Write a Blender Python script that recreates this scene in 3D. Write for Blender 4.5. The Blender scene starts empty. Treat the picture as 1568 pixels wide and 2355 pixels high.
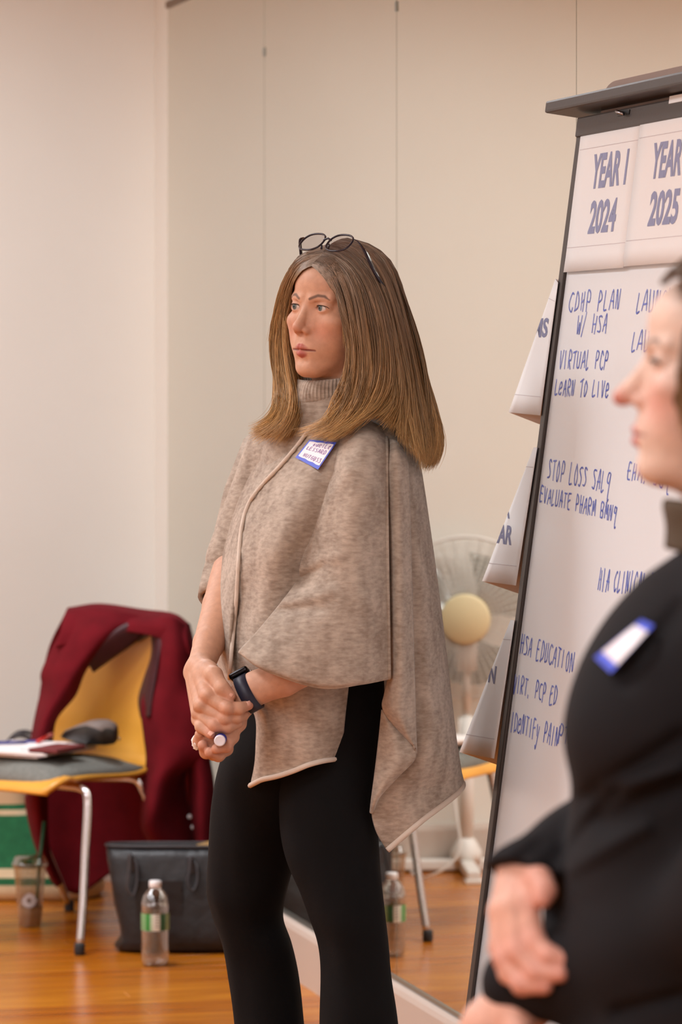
import bpy, bmesh, math, random
import numpy as np
from mathutils import Vector, Matrix

scene = bpy.context.scene
COL = scene.collection
random.seed(7); np.random.seed(7)

# ------------------------------------------------------------------ camera, world, light, exposure
FPX, CX, HY, CAMH = 8820.0, 784.0, 830.0, 1.48      # focal length and horizon in photo pixels, camera height (m)
cam_d = bpy.data.cameras.new('camera')
cam = bpy.data.objects.new('camera', cam_d); COL.objects.link(cam)
cam.location = (0, 0, CAMH); cam.rotation_euler = (math.pi/2, 0, 0)
cam_d.sensor_fit = 'HORIZONTAL'; cam_d.sensor_width = 24.0; cam_d.lens = 24.0*FPX/1568.0
cam_d.shift_y = -(1177.5-HY)/1568.0
cam_d.clip_start = 0.1; cam_d.clip_end = 60
cam_d.dof.use_dof = True; cam_d.dof.focus_distance = 6.45; cam_d.dof.aperture_fstop = 6.3
scene.camera = cam

world = bpy.data.worlds.new('world'); scene.world = world; world.use_nodes = True
world.node_tree.nodes['Background'].inputs[0].default_value = (1.0, 0.9, 0.8, 1)
world.node_tree.nodes['Background'].inputs[1].default_value = 0.15

scene.view_settings.view_transform = 'Standard'
scene.view_settings.look = 'None'
scene.view_settings.gamma = 1.0
scene.view_settings.use_curve_mapping = False
scene.view_settings.exposure = 0.10
scene.cycles.use_denoising = True
scene.cycles.max_bounces = 10
scene.cycles.transparent_max_bounces = 16
scene.cycles.caustics_reflective = False
scene.cycles.caustics_refractive = False
scene.cycles.sample_clamp_indirect = 6.0

# room frame: corner of mirror wall and back wall; U runs into the room, V along the mirror wall to the camera
CORNER = Vector((-0.5448, 10.9605, 0)); NU = Vector((-0.9691, -0.2465, 0)); TV = Vector((0.2465, -0.9691, 0))
CEIL = 2.95
def R(u, v, z=0.0): return CORNER + NU*u + TV*v + Vector((0, 0, z))
ROOM_ANG = math.atan2(NU.y, NU.x)

LIGHTS = [(u, 1.6) for u in (0.8, 2.5, 4.2)]+[(u, v) for v in (3.7, 6.4, 9.1, 11.8) for u in (2.3, 4.5)]
LIGHT_POWER = 34.5
for (u, v) in LIGHTS:
    ld = bpy.data.lights.new('ceiling_panel_light', 'AREA')
    ld.shape = 'RECTANGLE'; ld.size = 0.55; ld.size_y = 1.15; ld.energy = LIGHT_POWER
    ld.color = (0.87, 0.935, 1.0); ld.spread = math.radians(165)
    lo = bpy.data.objects.new('ceiling_panel_light', ld); COL.objects.link(lo)
    lo.location = R(u, v, CEIL-0.045); lo.rotation_euler = (0, 0, ROOM_ANG)

# ------------------------------------------------------------------ helpers
def W(px, py, d):
    """photo pixel at depth d (metres along the view axis) -> world point"""
    return Vector(((px-CX)*d/FPX, d, CAMH-(py-HY)*d/FPX))
def floor_d(py): return CAMH*FPX/(py-HY)

def lin(c):
    if isinstance(c, str):
        c = c.lstrip('#'); c = [int(c[i:i+2], 16)/255 for i in (0, 2, 4)]
        c = [x/12.92 if x <= 0.04045 else ((x+0.055)/1.055)**2.4 for x in c]
    return (c[0], c[1], c[2], 1.0)

def mat(name, color, rough=0.6, metal=0.0, var=None, scale=20.0, stretch=(1, 1, 1), bump=0.0, bscale=200.0, spec=0.5,
        attr=None, sheen=0.0, sss=0.0, trans=0.0, ior=1.45, objrand=0.0, detail=4.0, emit=None, coat=0.0, bdist=0.01):
    """procedural material: base colour, noise mix to a second colour, noise bump"""
    m = bpy.data.materials.new(name); m.use_nodes = True
    nt = m.node_tree; N = nt.nodes; L = nt.links
    b = N['Principled BSDF']
    b.inputs['Roughness'].default_value = rough; b.inputs['Metallic'].default_value = metal
    b.inputs['Specular IOR Level'].default_value = spec
    b.inputs['IOR'].default_value = ior
    b.inputs['Transmission Weight'].default_value = trans
    b.inputs['Coat Weight'].default_value = coat
    if sheen: b.inputs['Sheen Weight'].default_value = sheen; b.inputs['Sheen Roughness'].default_value = 0.5
    if sss:
        b.inputs['Subsurface Weight'].default_value = sss
        b.inputs['Subsurface Radius'].default_value = (1.0, 0.35, 0.2); b.inputs['Subsurface Scale'].default_value = 0.006
    base = lin(color); b.inputs['Base Color'].default_value = base
    tc = N.new('ShaderNodeTexCoord'); mp = N.new('ShaderNodeMapping'); L.new(tc.outputs['Object'], mp.inputs['Vector'])
    mp.inputs['Scale'].default_value = stretch
    src = None
    if attr:
        a = N.new('ShaderNodeAttribute'); a.attribute_name = attr; src = a.outputs['Color']
    if var is not None:
        n = N.new('ShaderNodeTexNoise'); n.inputs['Scale'].default_value = scale; n.inputs['Detail'].default_value = detail
        L.new(mp.outputs['Vector'], n.inputs['Vector'])
        r = N.new('ShaderNodeMapRange'); r.inputs[1].default_value = 0.3; r.inputs[2].default_value = 0.7
        L.new(n.outputs['Fac'], r.inputs['Value'])
        mx = N.new('ShaderNodeMix'); mx.data_type = 'RGBA'
        L.new(r.outputs['Result'], mx.inputs['Factor'])
        if src is None: mx.inputs['A'].default_value = base
        else: L.new(src, mx.inputs['A'])
        if isinstance(var, (int, float)):
            mx.blend_type = 'MULTIPLY'; mx.inputs['B'].default_value = (var, var, var, 1)
        else: mx.inputs['B'].default_value = lin(var)
        src = mx.outputs['Result']
    if objrand:
        oi = N.new('ShaderNodeObjectInfo'); hs = N.new('ShaderNodeHueSaturation')
        r2 = N.new('ShaderNodeMapRange'); r2.inputs[3].default_value = 1-objrand; r2.inputs[4].default_value = 1+objrand
        L.new(oi.outputs['Random'], r2.inputs['Value']); L.new(r2.outputs['Result'], hs.inputs['Value'])
        if src is None: hs.inputs['Color'].default_value = base
        else: L.new(src, hs.inputs['Color'])
        src = hs.outputs['Color']
    if src is not None: L.new(src, b.inputs['Base Color'])
    if bump:
        n2 = N.new('ShaderNodeTexNoise'); n2.inputs['Scale'].default_value = bscale; n2.inputs['Detail'].default_value = 3
        L.new(mp.outputs['Vector'], n2.inputs['Vector'])
        bp = N.new('ShaderNodeBump'); bp.inputs['Strength'].default_value = bump; bp.inputs['Distance'].default_value = bdist
        L.new(n2.outputs['Fac'], bp.inputs['Height']); L.new(bp.outputs['Normal'], b.inputs['Normal'])
    if emit:
        b.inputs['Emission Color'].default_value = lin(emit[0]); b.inputs['Emission Strength'].default_value = emit[1]
    return m

def tag(o, label=None, cat=None, group=None, kind=None):
    if label: o['label'] = label
    if cat: o['category'] = cat
    if group: o['group'] = group
    if kind: o['kind'] = kind
    return o

def root_loc(o):
    while o.parent is not None: o = o.parent
    return Vector(o.location)

def thing(name, loc, label=None, cat=None, group=None, kind=None):
    o = bpy.data.objects.new(name, None); COL.objects.link(o); o.location = loc
    o.empty_display_size = 0.05
    return tag(o, label, cat, group, kind)

def mk(name, verts, faces, m, parent=None, smooth=True, origin=None, mats=None, fm=None, colors=None):
    """one mesh object from world-space vertices; parented without moving"""
    v = np.array([tuple(p) for p in verts], dtype=float) if not isinstance(verts, np.ndarray) else verts.astype(float)
    if parent is not None: off = np.array(root_loc(parent))
    elif origin is not None: off = np.array(origin)
    else: off = np.array([v[:, 0].mean(), v[:, 1].mean(), v[:, 2].min()])
    me = bpy.data.meshes.new(name)
    fl = faces.tolist() if isinstance(faces, np.ndarray) else faces
    me.from_pydata((v-off).tolist(), [], fl)
    if mats:
        for q in mats: me.materials.append(q)
        if fm is not None: me.polygons.foreach_set('material_index', np.array(fm, dtype=np.int32))
    else: me.materials.append(m)
    if colors is not None:
        a = me.attributes.new('Col', 'FLOAT_COLOR', 'POINT')
        c = np.ones((len(v), 4), dtype=np.float32); c[:, :3] = colors
        a.data.foreach_set('color', c.ravel())
    if smooth: me.polygons.foreach_set('use_smooth', np.ones(len(me.polygons), dtype=bool))
    me.update()
    o = bpy.data.objects.new(name, me); COL.objects.link(o)
    if parent is not None: o.parent = parent
    else: o.location = off.tolist()
    return o

def solidify(o, t, offset=0.0):
    s = o.modifiers.new('thickness', 'SOLIDIFY'); s.thickness = t; s.offset = offset
    return o
def subsurf(o, n=1):
    s = o.modifiers.new('smooth', 'SUBSURF'); s.levels = n; s.render_levels = n
    return o

def basis(x=None, y=None, z=None):
    """orthonormal columns from two of three directions"""
    if z is not None and x is not None:
        z = Vector(z).normalized(); x = Vector(x); x = (x-z*x.dot(z)).normalized(); y = z.cross(x)
    elif z is not None and y is not None:
        z = Vector(z).normalized(); y = Vector(y); y = (y-z*y.dot(z)).normalized(); x = y.cross(z)
    else:
        z = Vector(z).normalized(); t = Vector((0, 0, 1)) if abs(z.z) < 0.9 else Vector((1, 0, 0))
        x = t.cross(z).normalized(); y = z.cross(x)
    return x, y, z

def boxgeo(c, sx, sy, sz, axes=None, bevel=0.0, seg=2):
    """box of full sizes sx,sy,sz about c along axes; returns verts, faces"""
    bm = bmesh.new(); bmesh.ops.create_cube(bm, size=1.0)
    for v in bm.verts: v.co = Vector((v.co.x*sx, v.co.y*sy, v.co.z*sz))
    if bevel: bmesh.ops.bevel(bm, geom=list(bm.edges), offset=bevel, segments=seg, profile=0.6, affect='EDGES')
    ax = axes or (Vector((1, 0, 0)), Vector((0, 1, 0)), Vector((0, 0, 1)))
    bm.verts.index_update()
    vs = [Vector(c)+ax[0]*v.co.x+ax[1]*v.co.y+ax[2]*v.co.z for v in bm.verts]
    fs = [[v.index for v in f.verts] for f in bm.faces]
    bm.free(); return vs, fs
def box(name, c, sx, sy, sz, m, parent=None, axes=None, bevel=0.0, smooth=False, seg=2):
    v, f = boxgeo(c, sx, sy, sz, axes, bevel, seg); return mk(name, v, f, m, parent, smooth)
UVZ = (NU, TV, Vector((0, 0, 1)))
def rbox(name, u0, u1, v0, v1, z0, z1, m, parent=None, bevel=0.0):
    c = R((u0+u1)/2, (v0+v1)/2, (z0+z1)/2); return box(name, c, abs(u1-u0), abs(v1-v0), abs(z1-z0), m, parent, UVZ, bevel)

def join(*geos):
    V, Fc = [], []
    for v, f in geos:
        n = len(V); V += [Vector(p) for p in v]; Fc += [[i+n for i in q] for q in f]
    return V, Fc

def tubegeo(pts, rad, n=10, cap=True, closed=False, squash=None):
    pts = [Vector(p) for p in pts]; k = len(pts)
    if not hasattr(rad, '__len__'): rad = [rad]*k
    T = []
    for i in range(k):
        if closed: t = pts[(i+1) % k]-pts[i-1]
        else: t = pts[min(i+1, k-1)]-pts[max(i-1, 0)]
        T.append(t.normalized())
    x, y, z = basis(z=T[0]); V = []; Fc = []
    for i in range(k):
        if i:
            ax = T[i-1].cross(T[i])
            if ax.length > 1e-7:
                q = Matrix.Rotation(T[i-1].angle(T[i]), 3, ax.normalized()); x = q @ x
            x = (x-T[i]*x.dot(T[i])).normalized()
        y = T[i].cross(x)
        for j in range(n):
            a = 2*math.pi*j/n
            V.append(pts[i]+(x*math.cos(a)+y*math.sin(a))*rad[i])
    for i in range(k if closed else k-1):
        for j in range(n):
            a = i*n+j; b = i*n+(j+1) % n; c = ((i+1) % k)*n+(j+1) % n; d = ((i+1) % k)*n+j
            Fc.append([a, b, c, d])
    if cap and not closed:
        Fc.append(list(range(n))[::-1]); Fc.append([(k-1)*n+j for j in range(n)])
    return V, Fc
def tube(name, pts, rad, m, parent=None, n=10, closed=False): 
    v, f = tubegeo(pts, rad, n, True, closed); return mk(name, v, f, m, parent)

def lathegeo(c, prof, n=32, axes=None):
    ax = axes or (Vector((1, 0, 0)), Vector((0, 1, 0)), Vector((0, 0, 1))); c = Vector(c); V = []; Fc = []
    for (r, z) in prof:
        for j in range(n):
            a = 2*math.pi*j/n; V.append(c+ax[0]*(r*math.cos(a))+ax[1]*(r*math.sin(a))+ax[2]*z)
    for i in range(len(prof)-1):
        for j in range(n): Fc.append([i*n+j, i*n+(j+1) % n, (i+1)*n+(j+1) % n, (i+1)*n+j])
    Fc.append([j for j in range(n)][::-1]); Fc.append([(len(prof)-1)*n+j for j in range(n)])
    return V, Fc
def lathe(name, c, prof, m, parent=None, n=32, axes=None):
    v, f = lathegeo(c, prof, n, axes); return mk(name, v, f, m, parent)

def spline(pts, n):
    """Catmull-Rom through pts (k,dim) -> (n,dim)"""
    P = np.array([tuple(p) for p in pts], dtype=float); k = len(P)
    if k == 2: t = np.linspace(0, 1, n)[:, None]; return P[0]*(1-t)+P[1]*t
    E = np.vstack([2*P[0]-P[1], P, 2*P[-1]-P[-2]])
    t = np.linspace(0, k-1, n); i = np.minimum(t.astype(int), k-2); f = (t-i)[:, None]
    p0, p1, p2, p3 = E[i], E[i+1], E[i+2], E[i+3]
    return 0.5*((2*p1)+(-p0+p2)*f+(2*p0-5*p1+4*p2-p3)*f**2+(-p0+3*p1-3*p2+p3)*f**3)

def gridfaces(nr, nc, wrap=False):
    Fc = []
    for i in range(nr-1):
        for j in range(nc if wrap else nc-1):
            Fc.append([i*nc+j, i*nc+(j+1) % nc, (i+1)*nc+(j+1) % nc, (i+1)*nc+j])
    return Fc
def patchgrid(ctrl, nr, nc):
    """ctrl: rows of control points (each row may hold its own count) -> (nr,nc,3) smooth surface"""
    rows = np.array([spline(r, nc) for r in ctrl])           # (k,nc,3)
    return np.stack([spline(rows[:, j], nr) for j in range(nc)], axis=1)
def patch(name, ctrl, m, parent=None, nr=40, nc=40, thick=0.004, disp=None):
    G = patchgrid(ctrl, nr, nc)
    if disp is not None: G = G+disp(G)
    o = mk(name, G.reshape(-1, 3), gridfaces(nr, nc), m, parent)
    if thick: solidify(o, thick)
    return o
def Wrow(row, d0):
    """row of (px,py,depth offset)"""
    return [W(p[0], p[1], d0+p[2]) for p in row]

# ---- signed distance modelling -> one continuous mesh
def s_cap(p, a, b, r1, r2):
    a = np.array(a, float); b = np.array(b, float); ab = b-a; L2 = (ab*ab).sum()+1e-12
    t = np.clip(((p-a)@ab)/L2, 0, 1); d = p-a-t[:, None]*ab
    return np.sqrt((d*d).sum(1))-(r1+(r2-r1)*t)
def s_ell(p, c, r, rot=None):
    q = p-np.array(c, float)
    if rot is not None: q = q@np.array(rot)                   # rot columns = ellipsoid axes
    r = np.array(r, float); k0 = np.sqrt(((q/r)**2).sum(1)); k1 = np.sqrt(((q/(r*r))**2).sum(1))+1e-9
    return np.where(k0 < 1e-6, -r.min(), k0*(k0-1)/k1)
def smin(a, b, k):
    if k <= 0: return np.minimum(a, b)
    h = np.clip(0.5+0.5*(b-a)/k, 0, 1); return b*(1-h)+a*h-k*h*(1-h)
def smax(a, b, k): return -smin(-a, -b, k)

def sdf_mesh(f, lo, hi, res, slack=1.35):
    """polygonise f(p)<0 inside lo..hi; returns verts (n,3), quads (m,4)"""
    import openvdb
    lo = np.array(lo, float); hi = np.array(hi, float); B = 8
    nb = np.ceil((hi-lo)/res/B).astype(int); n = nb*B
    arr = np.full(tuple(n), 1.0, dtype=np.float32)
    ii = np.stack(np.meshgrid(*[np.arange(k) for k in nb], indexing='ij'), -1).reshape(-1, 3)
    cen = lo+(ii*B+B/2-0.5)*res
    dc = np.concatenate([f(c) for c in np.array_split(cen, max(1, len(cen)//200000))])
    rad = B*res*0.5*math.sqrt(3)*slack
    for q in ii[dc < -rad]: arr[q[0]*B:q[0]*B+B, q[1]*B:q[1]*B+B, q[2]*B:q[2]*B+B] = -1.0
    act = ii[np.abs(dc) <= rad]
    loc = np.stack(np.meshgrid(*[np.arange(B)]*3, indexing='ij'), -1).reshape(-1, 3)
    for ch in np.array_split(act, max(1, len(act)//600)):
        if len(ch) == 0: continue
        idx = (ch[:, None, :]*B+loc[None]).reshape(-1, 3)
        d = f(lo+idx*res).astype(np.float32)
        arr[idx[:, 0], idx[:, 1], idx[:, 2]] = d
    g = openvdb.FloatGrid(1.0); g.copyFromArray(arr)
    pts, quads = g.convertToQuads(0.0)
    return lo+np.array(pts, float)*res, np.array(quads)[:, ::-1]

def relax(v, q, it=2, lam=0.5):
    """light Laplacian smoothing of a quad mesh"""
    e = np.vstack([q[:, [0, 1]], q[:, [1, 2]], q[:, [2, 3]], q[:, [3, 0]]]); e = np.vstack([e, e[:, ::-1]])
    for _ in range(it):
        s = np.zeros_like(v); c = np.zeros(len(v))
        np.add.at(s, e[:, 0], v[e[:, 1]]); np.add.at(c, e[:, 0], 1)
        v = v+lam*(s/np.maximum(c, 1)[:, None]-v)
    return v
# ------------------------------------------------------------------ room
M_wall = mat('painted wall', '#e3e0d9', 0.85, var='#dfdbd3', scale=1.5, bump=0.03, bscale=300)
M_ceil = mat('white ceiling', '#eae4dc', 0.9)
M_base = mat('painted baseboard', '#c2b3a8', 0.5)
M_floorbase = mat('floor joints', '#4a2a10', 0.7)
UMAX, VMAX = 5.6, 12.6

def structure(o): o['kind'] = 'structure'; return o
fl = structure(rbox('floor', -0.2, UMAX+0.1, -0.2, VMAX+0.1, -0.06, -0.004, M_floorbase))
tag(fl, 'glossy orange brown wooden strip floor', None)
structure(rbox('ceiling', -0.2, UMAX+0.1, -0.2, VMAX+0.1, CEIL, CEIL+0.1, M_ceil))
structure(rbox('wall_back', -0.2, UMAX+0.1, -0.2, 0.0, 0, CEIL, M_wall))
structure(rbox('wall_mirror', -0.2, -0.012, 0.0, VMAX, 0, CEIL, M_wall))
structure(rbox('wall_left', UMAX, UMAX+0.1, 0.0, VMAX, 0, CEIL, M_wall))
structure(rbox('wall_front', -0.2, UMAX+0.1, VMAX, VMAX+0.1, 0, CEIL, M_wall))
# baseboards with a small rounded top
def baseboard(name, a, b, out):
    prof = [(0, 0), (0.024, 0), (0.024, 0.115), (0.020, 0.126), (0.013, 0.132), (0, 0.132)]
    V = []; 
    for p in (a, b):
        for (o_, z) in prof: V.append(p+out*o_+Vector((0, 0, z)))
    n = len(prof); Fc = [[i, (i+1) % n, n+(i+1) % n, n+i] for i in range(n)]+[list(range(n))[::-1], list(range(n, 2*n))]
    return structure(mk(name, V, Fc, M_base, smooth=False))
baseboard('baseboard_mirror', R(-0.004, 0.0), R(-0.004, VMAX), NU)
baseboard('baseboard_back', R(0.02, 0.0), R(UMAX, 0.0), TV)

# planks: strips run away from the mirror wall, shared meshes, one object each
def plank_mat():
    m = bpy.data.materials.new('oiled wood strip'); m.use_nodes = True; N = m.node_tree.nodes; L = m.node_tree.links
    b = N['Principled BSDF']; b.inputs['Roughness'].default_value = 0.27; b.inputs['Coat Weight'].default_value = 0.15
    b.inputs['Coat Roughness'].default_value = 0.2
    tc = N.new('ShaderNodeTexCoord'); mp = N.new('ShaderNodeMapping'); mp.inputs['Scale'].default_value = (1.2, 14, 14)
    oi = N.new('ShaderNodeObjectInfo')
    ad = N.new('ShaderNodeVectorMath'); ad.operation = 'ADD'
    cb = N.new('ShaderNodeCombineXYZ'); ml = N.new('ShaderNodeMath'); ml.operation = 'MULTIPLY'; ml.inputs[1].default_value = 37.0
    L.new(oi.outputs['Random'], ml.inputs[0]); L.new(ml.outputs[0], cb.inputs[0]); L.new(ml.outputs[0], cb.inputs[1])
    L.new(tc.outputs['Object'], ad.inputs[0]); L.new(cb.outputs[0], ad.inputs[1]); L.new(ad.outputs[0], mp.inputs['Vector'])
    n = N.new('ShaderNodeTexNoise'); n.inputs['Scale'].default_value = 3.0; n.inputs['Detail'].default_value = 6; n.inputs['Distortion'].default_value = 0.6
    L.new(mp.outputs[0], n.inputs['Vector'])
    r1 = N.new('ShaderNodeValToRGB'); r1.color_ramp.elements[0].color = lin('#b06a0c'); r1.color_ramp.elements[1].color = lin('#d89028')
    r1.color_ramp.elements[0].position = 0.3; r1.color_ramp.elements[1].position = 0.75
    L.new(n.outputs['Fac'], r1.inputs[0])
    r2 = N.new('ShaderNodeValToRGB'); r2.color_ramp.elements[0].color = lin('#cf9850'); r2.color_ramp.elements[1].color = lin('#fff0d0')
    L.new(oi.outputs['Random'], r2.inputs[0])
    mx = N.new('ShaderNodeMix'); mx.data_type = 'RGBA'; mx.blend_type = 'MULTIPLY'; mx.inputs['Factor'].default_value = 0.75
    L.new(r1.outputs[0], mx.inputs['A']); L.new(r2.outputs[0], mx.inputs['B']); L.new(mx.outputs['Result'], b.inputs['Base Color'])
    bp = N.new('ShaderNodeBump'); bp.inputs['Strength'].default_value = 0.06; bp.inputs['Distance'].default_value = 0.002
    L.new(n.outputs['Fac'], bp.inputs['Height']); L.new(bp.outputs[0], b.inputs['Normal'])
    return m
M_plank = plank_mat()
PW = 0.083
plank_meshes = {}
def plank_mesh(length, width):
    key = (round(length, 3), width)
    if key not in plank_meshes:
        v, f = boxgeo((0, 0, -0.009), length-0.0012, width-0.0012, 0.018, None, 0)
        c = 0.0012; v = []
        for (sx, sy) in ((-1, -1), (1, -1), (1, 1), (-1, 1)): v.append((sx*(length/2-0.0004), sy*(width/2-0.0004), -0.016))
        for (sx, sy) in ((-1, -1), (1, -1), (1, 1), (-1, 1)): v.append((sx*(length/2-0.0004), sy*(width/2-0.0004), -c))
        for (sx, sy) in ((-1, -1), (1, -1), (1, 1), (-1, 1)): v.append((sx*(length/2-0.0004-c), sy*(width/2-0.0004-c), 0))
        f = [[8, 9, 10, 11]]+[[i, (i+1) % 4, 4+(i+1) % 4, 4+i] for i in range(4)]+[[4+i, 4+(i+1) % 4, 8+(i+1) % 4, 8+i] for i in range(4)]
        me = bpy.data.meshes.new('floor_plank'); me.from_pydata(v, [], f); me.materials.append(M_plank); me.update()
        plank_meshes[key] = me
    return plank_meshes[key]
frow = root_loc(fl)
def add_plank(u0, u1, v0, wid):
    o = bpy.data.objects.new('floor_plank', plank_mesh(u1-u0, wid)); COL.objects.link(o); o.parent = fl
    o.location = R((u0+u1)/2, v0+wid/2, 0)-frow; o.rotation_euler = (0, 0, ROOM_ANG)
rr = random.Random(3)
nrow = int(3.35/PW)
for i in range(nrow):
    u = 0.0; first = True
    while u < 4.0:
        ln = rr.choice([0.45, 0.8, 1.1]) if first else rr.choice([0.9, 1.2, 1.5])
        first = False; ln = min(ln, 4.0-u) if 4.0-u-ln > 0.25 else 4.0-u
        add_plank(u, u+ln, i*PW, PW); u += ln
# strips beyond the detailed area: joined, too far out of the picture to tell apart
V, Fc = [], []
def far_strip(u0, u1, v0, v1):
    n = len(V); V.extend([R(u0, v0, 0), R(u1, v0, 0), R(u1, v1, 0), R(u0, v1, 0)]); Fc.append([n, n+1, n+2, n+3])
v0 = nrow*PW
while v0 < VMAX:
    far_strip(0, UMAX, v0+0.0008, min(v0+PW, VMAX)-0.0008); v0 += PW
for i in range(nrow): far_strip(4.0012, UMAX, i*PW+0.0008, (i+1)*PW-0.0008)
o = mk('floor_strips', V, Fc, M_plank, fl, smooth=False); o['kind'] = 'stuff'

# ceiling light fixtures
M_diff = mat('light diffuser', '#ffffff', 0.5, emit=('#ffe9d2', 2.0))
M_fixt = mat('white fixture frame', '#e8e8e8', 0.4)
for k, (u, v) in enumerate(LIGHTS):
    row = ['row nearest the back wall', 'second row', 'third row', 'fourth row', 'last row'][0 if k < 3 else 1+(k-3)//2]
    nth = ['first', 'second', 'third', 'fourth'][k if k < 3 else (k-3) % 2]
    t = thing('ceiling_light', R(u, v, CEIL-0.04), 'white ceiling panel light, %s from the mirror in the %s' % (nth, row), 'ceiling light', 'ceiling panel lights')
    rbox('diffuser', u-0.28, u+0.28, v-0.58, v+0.58, CEIL-0.035, CEIL-0.03, M_diff, t)
    for (a, b, c, d) in ((u-0.31, u-0.28, v-0.61, v+0.61), (u+0.28, u+0.31, v-0.61, v+0.61), (u-0.28, u+0.28, v-0.61, v-0.58), (u-0.28, u+0.28, v+0.58, v+0.61)):
        rbox('frame', a, b, c, d, CEIL-0.04, CEIL, M_fixt, t)

# wall mirror: tall panels butted edge to edge in thin channels
M_mir = mat('silvered mirror glass', '#e4e1d6', 0.012, metal=1.0)
M_edge = mat('ground glass edge', '#7d8a80', 0.35, metal=0.3)
M_chan = mat('dark bronze channel', '#7a6656', 0.45, metal=0.5)
M_chan2 = mat('satin metal channel', '#9aa09c', 0.3, metal=0.9)
seams = [0.242, 1.435, 2.701, 3.979, 5.22, 6.44, 7.66]
MZ0, MZ1 = 0.134, 2.47
mr = thing('mirror', R(0, 1.4, 0.1345), 'tall frameless mirror of butted panels covering the wall behind the woman', 'mirror')
for i in range(len(seams)-1):
    a, b = seams[i], seams[i+1]
    rbox('mirror_panel', -0.012, 0.0, a+0.0016, b-0.0016, MZ0+0.004, MZ1, M_mir, mr)
    rbox('glass_edge', -0.012, -0.0015, b-0.0016, b+0.0016, MZ0+0.004, MZ1, M_edge, mr)
rbox('top_channel', -0.012, 0.006, seams[0], seams[-1], MZ1-0.004, MZ1+0.014, M_chan, mr)
rbox('bottom_channel', -0.012, 0.004, seams[0], seams[-1], MZ0-0.001, MZ0+0.007, M_chan2, mr)
for s in seams[1:4]:
    rbox('clip', 0.0, 0.003, s-0.006, s+0.006, 2.24, 2.262, M_chan2, mr)
# ------------------------------------------------------------------ whiteboard easel with sheets and handwriting
M_frame = mat('dark brown grey plastic frame', '#362f2c', 0.45, bump=0.02)
M_white = mat('white dry erase surface', '#e9eff4', 0.35)
M_plate = mat('taupe clamp plate', '#8d7467', 0.5)
M_paper = mat('white printer paper', '#eff2f4', 0.7)
M_paper_b = mat('white paper reverse', '#ecdfda', 0.75)
M_print = mat('printed slate blue ink', '#8f97bb', 0.7)
M_print2 = mat('printed grey blue ink', '#7d83a6', 0.7)
M_rule = mat('fine printed rule', '#c9c2c6', 0.7)
M_ink = mat('blue dry erase marker ink', '#8f9fe2', 0.6, var='#5a70d4', scale=45)
M_metal = mat('brushed steel', '#9d9a9c', 0.3, metal=1.0)
M_blackplastic = mat('black plastic', '#17181a', 0.45)

LEAN = math.radians(7.6)
EB_e = TV.copy()                                                     # along the board to the camera
EB_u = Vector((0, 0, math.cos(LEAN)))-NU*math.sin(LEAN)                # up the leaning board
EB_n = EB_e.cross(EB_u).normalized()
if EB_n.dot(NU) < 0: EB_n = -EB_n                                     # face of the board
EB_0 = W(1337, 278, 6.6)                                              # top left outer corner
BW, BL = 0.98, 1.72
def B(w, h, n=0.0): return EB_0+EB_e*w-EB_u*h+EB_n*n                  # w right, h down the board, n proud of it
def Bpx(px, py):
    o_ = Vector((0, 0, CAMH)); dr = W(px, py, 1.0)-o_
    t = (EB_0-o_).dot(EB_n)/dr.dot(EB_n); q = o_+dr*t-EB_0
    return q.dot(EB_e), -q.dot(EB_u)
BA = (EB_e, -EB_u, EB_n)
def bbox(name, w0, w1, h0, h1, n0, n1, m, parent, bevel=0.0):
    return box(name, B((w0+w1)/2, (h0+h1)/2, (n0+n1)/2), w1-w0, h1-h0, abs(n1-n0), m, parent, BA, bevel)
def bpoly(name, pts, n, m, parent, thick=0.0):
    V = [B(w, h, n) for (w, h) in pts]; k = len(V); Fc = [list(range(k))]
    if thick:
        V += [B(w, h, n-thick) for (w, h) in pts]; Fc = [list(range(k)), list(range(k, 2*k))[::-1]]+[[i, k+i, k+(i+1) % k, (i+1) % k] for i in range(k)]
    return mk(name, V, Fc, m, parent, smooth=False)

ez_base = B(BW/2, BL, 0); ez_base.z = 0
ez = thing('whiteboard_easel', ez_base, 'tall white dry-erase easel with dark frame and blue handwriting, right of the standing woman', 'easel')
FW = 0.027
bbox('board', 0.005, BW-0.005, 0.005, BL-0.005, -0.018, 0.0, M_white, ez)
bbox('frame_side', 0.0, FW, 0.0, BL, -0.024, 0.006, M_frame, ez, 0.003)
bbox('frame_side', BW-FW, BW, 0.0, BL, -0.024, 0.006, M_frame, ez, 0.003)
bbox('frame_header', 0.004, BW-0.004, -0.004, 0.030, -0.026, 0.010, M_frame, ez, 0.003)
bbox('frame_bottom', FW, BW-FW, BL-FW, BL, -0.024, 0.006, M_frame, ez, 0.003)
bbox('clamp_bar', -0.078, BW+0.078, -0.033, -0.012, -0.028, 0.045, M_frame, ez, 0.004)
# rounded taupe plate rising behind the clamp bar
pl = []
w0, w1 = 0.09, BW-0.09
for a in np.linspace(math.pi, math.pi/2, 8): pl.append((w0+0.06+0.06*math.cos(a), 0.006-0.026*math.sin(a)-0.04))
for a in np.linspace(math.pi/2, 0, 8): pl.append((w1-0.06+0.06*math.cos(a), 0.006-0.026*math.sin(a)-0.04))
pl += [(w1, 0.0), (w0, 0.0)]
bpoly('clamp_plate', pl, -0.004, M_plate, ez, 0.018)
# slot and hook on the header, small white sticker
w, h = Bpx(1448, 262); bbox('hook_slot', w-0.03, w+0.03, h-0.004, h+0.004, 0.0095, 0.0115, M_blackplastic, ez)
tube('hook', [B(w-0.03, h-0.003, 0.012), B(w-0.01, h-0.002, 0.02), B(w+0.02, h+0.004, 0.018)], 0.003, M_metal, ez, 8)
w, h = Bpx(1560, 231); bbox('sticker', w-0.015, w+0.06, h-0.006, h+0.006, 0.0101, 0.0108, M_paper, ez)
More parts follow.
